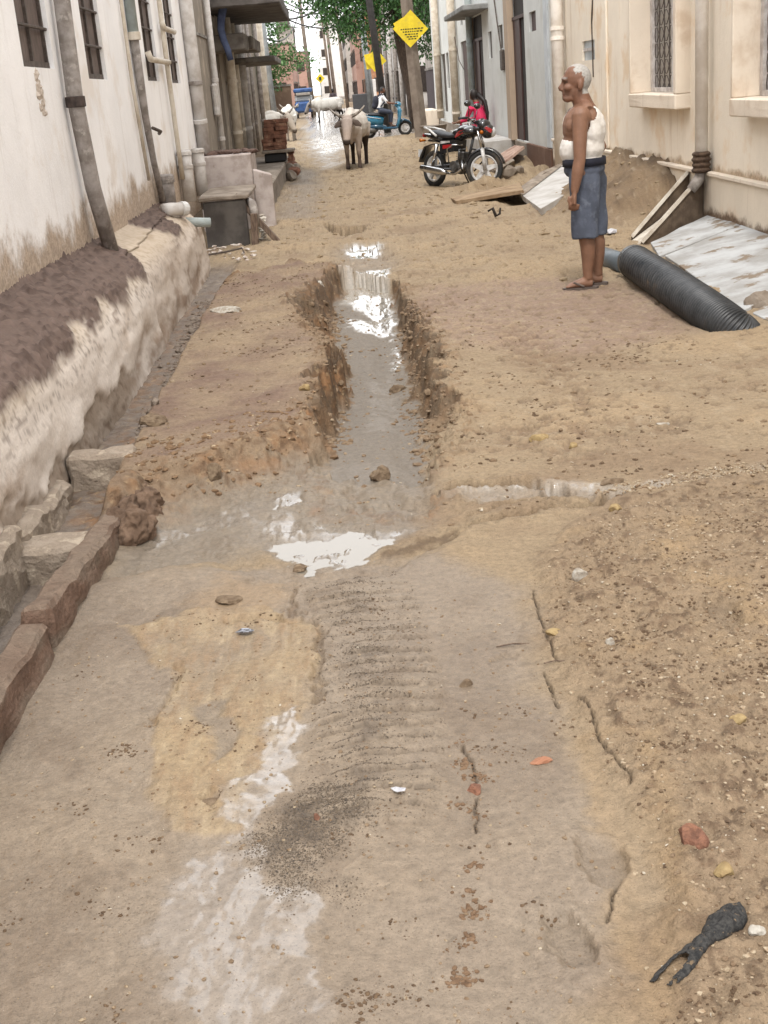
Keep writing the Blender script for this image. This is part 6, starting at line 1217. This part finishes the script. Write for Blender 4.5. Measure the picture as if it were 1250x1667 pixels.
stone('flat orange tile shard lying on the smooth mud', 880, 1240, (.030, .019, .009), M_sto, 4)
stone('lumpy red brick fragment on the right foreground', 1131, 1375, (.040, .044, .036), M_str, 5)
stone('rounded yellow stone beside the red brick fragment', 1180, 1404, (.025, .026, .018), M_sty, 6)
stone('pale stone half out of the crumbled hole at the right', 1203, 1172, (.024, .018, .016), M_sty, 7)
stone('muddy stone in the tongue of sand left of centre', 374, 978, (.05, .04, .02), M_stg, 8)
stone('small upturned mud chip on the smooth centre', 757, 1116, (.022, .016, .018), M_stg, 9)
stone('brown clod at the bottom of the sand tongue', 345, 1308, (.026, .02, .014), M_stg, 10)
stone('crumbly orange clod on the thin crack right of the tread', 772, 1286, (.022, .026, .014), M_str, 11)
stone('dark clod where the tread patch meets the puddle', 515, 1328, (.010, .012, .01), M_str, 12)
stone('muddy clod on the puddle rim near its lower tip', 487, 926, (.035, .03, .018), M_stg, 13)
stone('flat slab of stone lying in the wet rill', 996, 785, (.06, .03, .02), M_stg, 14, rz=.5)
stone('pale chunk beside the rill at the right', 1003, 830, (.028, .03, .02), M_sty, 15)
stone('pale broken stone left of the upper bank', 878, 715, (.05, .04, .03), M_sty, 16)
stone('cream stone a little right of the pale broken one', 933, 727, (.022, .02, .02), M_sty, 17)
stone('flat pale chip lying on the wide sandy ground', 1078, 690, (.035, .022, .012), M_stw, 18)
stone('white stone crumb at the right edge of the foreground', 1233, 1512, (.018, .016, .014), M_stw, 19)
stone('white plaster lump on the trench rim at its far left corner', 517, 452, (.06, .05, .04), M_stw, 20)
stone('pale stone on the left lip of the trench', 494, 627, (.035, .03, .03), M_sty, 21)
stone('large dark clod on the left earth shelf edge', 250, 690, (.07, .07, .06), M_stg, 22)
stone('flat white debris piece on the left earth shelf', 368, 506, (.14, .10, .03), M_stw, 23)
stone('upright clod at the foot of the shelf edge', 352, 800, (.04, .035, .05), M_stg, 24)
stone('dark rounded clod in the trench mouth', 618, 780, (.05, .05, .05), M_stg, 25)
stone('grey block lodged under the right trench wall', 648, 628, (.06, .05, .05), M_stg, 26)
stone('broken cement lump beside the apron at the right edge', 1238, 498, (.12, .10, .09), M_conc, 27)
stone('reddish stone at the foot of the black pipe', 1125, 518, (.05, .04, .03), M_str, 28)
# grit and pebbles, uncountable
def scatter(name, label, n, place, size, m, seed, sub=1, cat='gravel'):
    rnd = random.Random(seed); mb = MB(); base = []
    for k in range(10):
        o = MB(); rock(o, (0, 0, 0), (1, 1, .7), seed * 31 + k, n=1) if sub else o.add([(1, 0, 0), (-.5, .8, 0), (-.5, -.8, 0), (0, 0, .9), (0, 0, -.9)], [(0, 1, 3), (1, 2, 3), (2, 0, 3), (1, 0, 4), (2, 1, 4), (0, 2, 4)]); base.append((np.array([tuple(q) for q in o.v]), o.f))
    V = []; F = []; off = 0
    for _ in range(n):
        q = place(rnd)
        if q is None: continue
        x, y = q; s = size(rnd, x, y); v, f = base[rnd.randrange(10)]; a = rnd.uniform(0, 6.28); c, sn = math.cos(a), math.sin(a); kx, ky, kz = rnd.uniform(.7, 1.4), rnd.uniform(.7, 1.2), rnd.uniform(.6, 1.1)
        w = np.empty_like(v); w[:, 0] = x + s * (v[:, 0] * kx * c - v[:, 1] * ky * sn); w[:, 1] = y + s * (v[:, 0] * kx * sn + v[:, 1] * ky * c); w[:, 2] = gz(x, y) + s * v[:, 2] * kz + s * .0
        V.append(w); F += [tuple(i + off for i in t) for t in f]; off += len(v)
    me = bpy.data.meshes.new(name); me.from_pydata(np.concatenate(V).tolist(), [], F); me.materials.append(m); return tag(link(name, me), label, cat, kind='stuff')
def in_px(poly, warp=.03):
    pl = PG(poly); xs = [p[0] for p in pl]; ys_ = [p[1] for p in pl]; A = np.array(pl)
    def f(rnd):
        for _ in range(30):
            x, y = rnd.uniform(min(xs), max(xs)), rnd.uniform(min(ys_), max(ys_))
            # denser nearer the camera
            ins = False
            for i in range(len(pl)):
                a, b = pl[i], pl[(i + 1) % len(pl)]
                if (a[1] > y) != (b[1] > y) and x < (b[0] - a[0]) * (y - a[1]) / (b[1] - a[1]) + a[0]: ins = not ins
            if ins: return x + rnd.gauss(0, warp), y + rnd.gauss(0, warp)
        return None
    return f
M_gritd = mat('dark_wet_grit', S(108, 96, 84), .7, S(150, 132, 112), 160, lo=.4, hi=.6, col3=S(76, 68, 64), scale3=90)
M_gritp = mat('pale_pebbles', S(200, 180, 150), .85, S(146, 118, 90), 70, lo=.4, hi=.6, col3=S(226, 216, 198, .76), scale3=55, lo3=.55, hi3=.65)
M_gritb = mat('brown_clods', S(176, 152, 124), .95, S(146, 120, 94), 60, bump=.4, bscale=200)
sm = lambda a, b: (lambda r, x, y: a + (b - a) * r.random() ** 2.5)
ctr = PG([(560, 925), (588, 1000), (602, 1100), (602, 1200), (590, 1290), (555, 1350)]); cyy = [p[1] for p in ctr][::-1]; cxx = [p[0] for p in ctr][::-1]
def tread(r):
    y = r.uniform(cyy[0], cyy[-1]); xc = float(np.interp(y, cyy, cxx)); u = r.gauss(0, .055) if r.random() < .72 else r.uniform(-.16, .20)
    n2 = float(fbm(np.array([(xc + u) * 3.2]), np.array([y * 3.2]), 4, 5)[0]); v = y / .078 + (-u * 4.5 if u < 0 else u * .7) + .35 * n2
    y -= (v - math.floor(v) - .02) * .078 * (.9 if r.random() < .55 else 0); return xc + u, y
scatter('tread_grit', 'dark grit lying in the grooves of the tyre track', 5200, tread, sm(.0016, .0046), M_gritd, 11, 0, 'grit')
scatter('dark_grit', 'patch of dark wet grit between the tyre track and the puddle', 9000, in_px([(400, 1385), (470, 1330), (520, 1285), (580, 1295), (600, 1340), (540, 1365), (560, 1390), (500, 1410), (480, 1440), (530, 1440), (580, 1480), (560, 1440), (460, 1460), (440, 1420)], .022), sm(.0011, .0036), M_gritd, 12, 0, 'grit')
scatter('bank_gravel', 'pale gravel strewn over the right foreground bank', 5200, in_px([(880, 960), (960, 880), (1100, 830), (1280, 800), (1280, 1667), (1060, 1667), (1100, 1500), (1050, 1330), (960, 1150)], .03), lambda r, x, y: .0011 + .0085 * r.random() ** 8, M_gritp, 13, 1)
scatter('bank_clods', 'brown crumbs of earth over the right foreground bank', 5200, in_px([(880, 960), (960, 860), (1100, 810), (1280, 780), (1280, 1667), (1060, 1667), (1100, 1500), (1050, 1330), (960, 1150)], .03), lambda r, x, y: .0012 + .009 * r.random() ** 7, M_gritb, 14, 1, 'earth crumbs')
scatter('lane_pebbles', 'small pebbles over the smooth foreground mud', 1500, in_px([(-40, 1100), (200, 1000), (880, 960), (1060, 1500), (1040, 1700), (-80, 1700)], .02), lambda r, x, y: .001 + .007 * r.random() ** 7, M_gritp, 15, 1, 'pebbles')
scatter('lane_crumbs', 'dark crumbs over the smooth foreground mud', 2200, in_px([(-40, 1100), (200, 1000), (880, 960), (1060, 1500), (1040, 1700), (-80, 1700)], .02), lambda r, x, y: .001 + .0065 * r.random() ** 6, M_gritb, 16, 1, 'earth crumbs')
scatter('middle_pebbles', 'pebbles and crumbs over the middle of the lane', 3200, in_px([(330, 480), (560, 440), (1150, 560), (1280, 600), (1280, 800), (720, 860), (200, 760)], .05), lambda r, x, y: .002 + .015 * r.random() ** 8, M_gritp, 17, 1, 'pebbles')
scatter('middle_clods', 'brown clods over the middle of the lane', 3000, in_px([(330, 480), (560, 440), (1150, 560), (1280, 600), (1280, 800), (720, 860), (200, 760)], .05), lambda r, x, y: .002 + .020 * r.random() ** 8, M_gritb, 18, 1, 'earth clods')
scatter('shelf_rubble', 'orange rubble along the broken edge of the earth shelf', 800, in_px([(190, 760), (300, 735), (440, 695), (530, 660), (540, 720), (440, 770), (330, 800), (220, 810)], .03), lambda r, x, y: .003 + .026 * r.random() ** 6, mat('orange_rubble', S(166, 134, 102), .95, S(130, 102, 76), 40, bump=.5, col3=S(214, 190, 156, .74), scale3=30, lo3=.56, hi3=.66), 19, 1, 'rubble')
scatter('trench_rubble', 'clods and stones fallen along both trench walls', 2600, (lambda fa, fb: (lambda r: fa(r) if r.random() < .5 else fb(r)))(in_px([(488, 520), (545, 470), (556, 560), (560, 700), (520, 700), (535, 600)], .05), in_px([(645, 480), (700, 510), (715, 620), (750, 670), (700, 740), (670, 700), (660, 560)], .05)), lambda r, x, y: .004 + .03 * r.random() ** 6, M_gritb, 20, 1, 'rubble')
scatter('far_clods', 'sand clods over the farther lane and round the motorbike', 3000, in_px([(470, 330), (560, 275), (650, 235), (800, 240), (930, 310), (1080, 300), (1120, 400), (960, 480), (560, 430), (430, 400)], .15), lambda r, x, y: .006 + .06 * r.random() ** 9, mat('sand_clods', S(196, 174, 142), .95, S(168, 144, 114), 12, bump=.4), 21, 1, 'sand clods')
scatter('rill_pebbles', 'wet pebbles washed along the rill at the right', 900, in_px([(960, 800), (1010, 785), (1100, 765), (1280, 745), (1280, 775), (1110, 790), (1020, 810)], .02), lambda r, x, y: .003 + .016 * r.random() ** 3, M_gritp, 22, 1, 'pebbles')
scatter('gutter_stones', 'stones and mud lumps along the gutter beside the ledge', 350, in_px([(190, 760), (330, 480), (345, 475), (270, 620), (225, 730)], .03), lambda r, x, y: .008 + .035 * r.random() ** 3, mat('gutter_lumps', S(172, 156, 140), .8, S(140, 124, 110), 30, bump=.4), 23, 1, 'stones')
def clusters(poly, nc, spread, seed):
    f = in_px(poly, 0); r0 = random.Random(seed); cs = [q for q in (f(r0) for _ in range(nc)) if q]
    def g(r):
        c = cs[int(len(cs) * r.random() ** 1.5)]; return c[0] + r.gauss(0, spread * 1.3), c[1] + r.gauss(0, spread)
    return g
BANK = [(900, 900), (1000, 850), (1280, 790), (1280, 1667), (1120, 1667), (1130, 1500), (1080, 1330), (980, 1150)]; MUD = [(20, 1150), (240, 1000), (860, 960), (1020, 1400), (1000, 1667), (-40, 1667)]
M_gritk = mat('dark_brown_crumbs', S(140, 114, 88), .95, S(104, 82, 62), 90, bump=.5, bscale=200)
scatter('bank_dark_crumbs', 'clusters of dark brown crumbs over the right foreground bank', 3400, clusters(BANK, 90, .03, 1), lambda r, x, y: .0012 + .0075 * r.random() ** 4, M_gritk, 31, 1, 'earth crumbs')
scatter('bank_chips', 'clusters of pale chips over the right foreground bank', 1500, clusters(BANK, 60, .05, 2), lambda r, x, y: .0012 + .0085 * r.random() ** 5, mat('pale_chips', S(224, 206, 178), .85, S(188, 160, 128), 90), 32, 1, 'stone chips')
scatter('mud_dark_crumbs', 'clusters of dark crumbs over the smooth foreground mud', 1500, clusters(MUD, 46, .022, 3), lambda r, x, y: .001 + .006 * r.random() ** 4, M_gritk, 33, 1, 'earth crumbs')
scatter('crack_clods', 'row of reddish clods along the crack right of the tyre track', 500, clusters([(745, 1200), (790, 1260), (785, 1420), (770, 1640), (720, 1640), (710, 1430), (750, 1300)], 16, .012, 4), lambda r, x, y: .001 + .008 * r.random() ** 3, mat('reddish_clods', S(160, 130, 102), .95, S(126, 98, 74), 60, bump=.5), 34, 1, 'earth clods')
scatter('lane_dark_clods', 'clusters of dark clods over the middle lane', 1100, clusters([(700, 560), (1000, 540), (1280, 620), (1280, 790), (760, 850), (720, 700)], 60, .07, 5), lambda r, x, y: .002 + .014 * r.random() ** 4, M_gritk, 35, 1, 'earth clods')
scatter('shelf_dark_clods', 'clusters of dark clods over the left earth shelf', 1200, clusters([(300, 540), (360, 470), (520, 440), (500, 680), (250, 730)], 40, .06, 6), lambda r, x, y: .002 + .014 * r.random() ** 4, M_gritk, 36, 1, 'earth clods')
# black rag in the corner
def rag():
    A, Cc = gp(1200, 1488), gp(1078, 1606); L_ = Cc - A; Ln = L_.length; d = L_.normalized(); w = Vector((-d.y, d.x, 0)); nu, nv = 90, 26; V = []; F = []
    t = thing('charred_rag', 'charred black rag lying folded in the sand at the lower right corner', 'rag', ((A.x + Cc.x) / 2, (A.y + Cc.y) / 2, A.z)); M_r = mat('charred_black_cloth', (.014, .014, .015), .9, (.05, .048, .045), 120, bump=.9, bscale=420, bdist=.003, col3=S(150, 128, 102), scale3=75, lo3=.60, hi3=.68)
    from mathutils import noise as nz
    for i in range(nu):
        q = i / (nu - 1); hw = .027 + .004 * math.sin(q * 9) - .004 * math.exp(-((q - .44) / .05) ** 2) - .012 * max(0, .06 - q) / .06 - .006 * q; bend = .006 * math.sin(q * 4)
        for j in range(nv):
            u = -1 + 2 * j / (nv - 1); p = A + d * (Ln * q) + w * (hw * u * (1 + .10 * nz.noise(Vector((q * 14, u, 3)))) + bend)
            hgt = (.020 * (1 - q) ** .7 + .003) * (1 - u * u) ** .5 * (1 - .35 * math.exp(-((q - .46) / .03) ** 2)) + .0025 * nz.noise(Vector((q * 16, u * 1.5, 0))) + .0012 * nz.noise(Vector((q * 50, u * 6, 5))) + .003 * math.exp(-((u - .25 + .4 * q) / .12) ** 2)
            V.append(Vector((p.x, p.y, gz(p.x, p.y) + .002 + max(-.001, hgt))))
    for i in range(nu - 1):
        for j in range(nv - 1):
            q = i / (nu - 1); u = -1 + 2 * (j + .5) / (nv - 1); rg = .18 * nz.noise(Vector((q * 20, u * 4, 9)))
            if q > .70 and abs(u + .05) < .50 + rg: continue
            if q > .93 + rg and u > 0: continue
            F.append((i * nv + j, i * nv + j + 1, (i + 1) * nv + j + 1, (i + 1) * nv + j))
    me = bpy.data.meshes.new('rag_body'); me.from_pydata(V, [], F); me.materials.append(M_r); me.polygons.foreach_set('use_smooth', [True] * len(F)); o = link('rag_body', me); o.modifiers.new('t', 'SOLIDIFY').thickness = .002; at0(o, t)
rag()
def flat(name, label, cat, px, py, pts, m, h=.006, seed=1):
    p = gp(px, py); rnd = random.Random(seed); o = MB(); o.prism(pts, 0, .0015, lambda u, v, w: (p.x + u, p.y + v, p.z + .003 + w + h * (math.sin(u * 90 + seed) * .5 + .5) + h * .6 * math.cos(v * 70))); return tag(o.build(name, m, sub=2), label, cat)
M_paper = mat('white_scrap', S(236, 236, 240, .86), .6, S(206, 206, 214, .84), 60)
flat('paper_scrap', 'small white torn scrap lying right of the tyre track', 'paper', 649, 1288, [(-.018, .014), (-.006, .012), (.004, .002), (.017, .0), (.015, -.010), (-.004, -.012), (-.012, -.004)], M_paper)
flat('foil_wrapper', 'crumpled silver and dark wrapper lying on the sand tongue', 'wrapper', 400, 1034, [(-.032, 0), (-.012, .016), (.006, .02), (.028, .01), (.02, -.008), (.0, -.016), (-.02, -.012)], mat('silver_foil', S(196, 200, 212, .8), .3, S(70, 66, 70), 70, metal=.6, lo=.45, hi=.55), .01, 2)
p = G(807, 357); o = MB().tube([(p.x - .09, p.y, .10), (p.x - .03, p.y, .13), (p.x, p.y - .03, .04), (p.x + .05, p.y, .06), (p.x + .06, p.y, .13)], [.012, .02, .022, .016, .01], 7); tag(o.build('dark_strap', mat('dark_strap', S(60, 50, 42), .8), smooth=True), 'dark twisted strap lying on the sand left of the man', 'strap')
for k, (px, py, l, a, lab) in enumerate(((905, 1080, .035, .2, 'thin brown twig beside the broken crack'), (835, 1052, .05, .1, 'short straw on the smooth mud left of the crack'))):
    p = gp(px, py); o = MB().tube([(p.x - l, p.y, p.z + .004), (p.x, p.y + .006, p.z + .007), (p.x + l, p.y + .002, p.z + .004)], .0022, 5); tag(o.build('twig', M_wood), lab, 'twig')
p = G(995, 385); o = MB(); tag(rock(o, (p.x + .0, p.y, gz(p.x, p.y) + .03), (.10, .07, .03), 77, n=1).build('white_scrap', M_paper), 'white crumpled scrap on the sand heap behind the man', 'scrap')
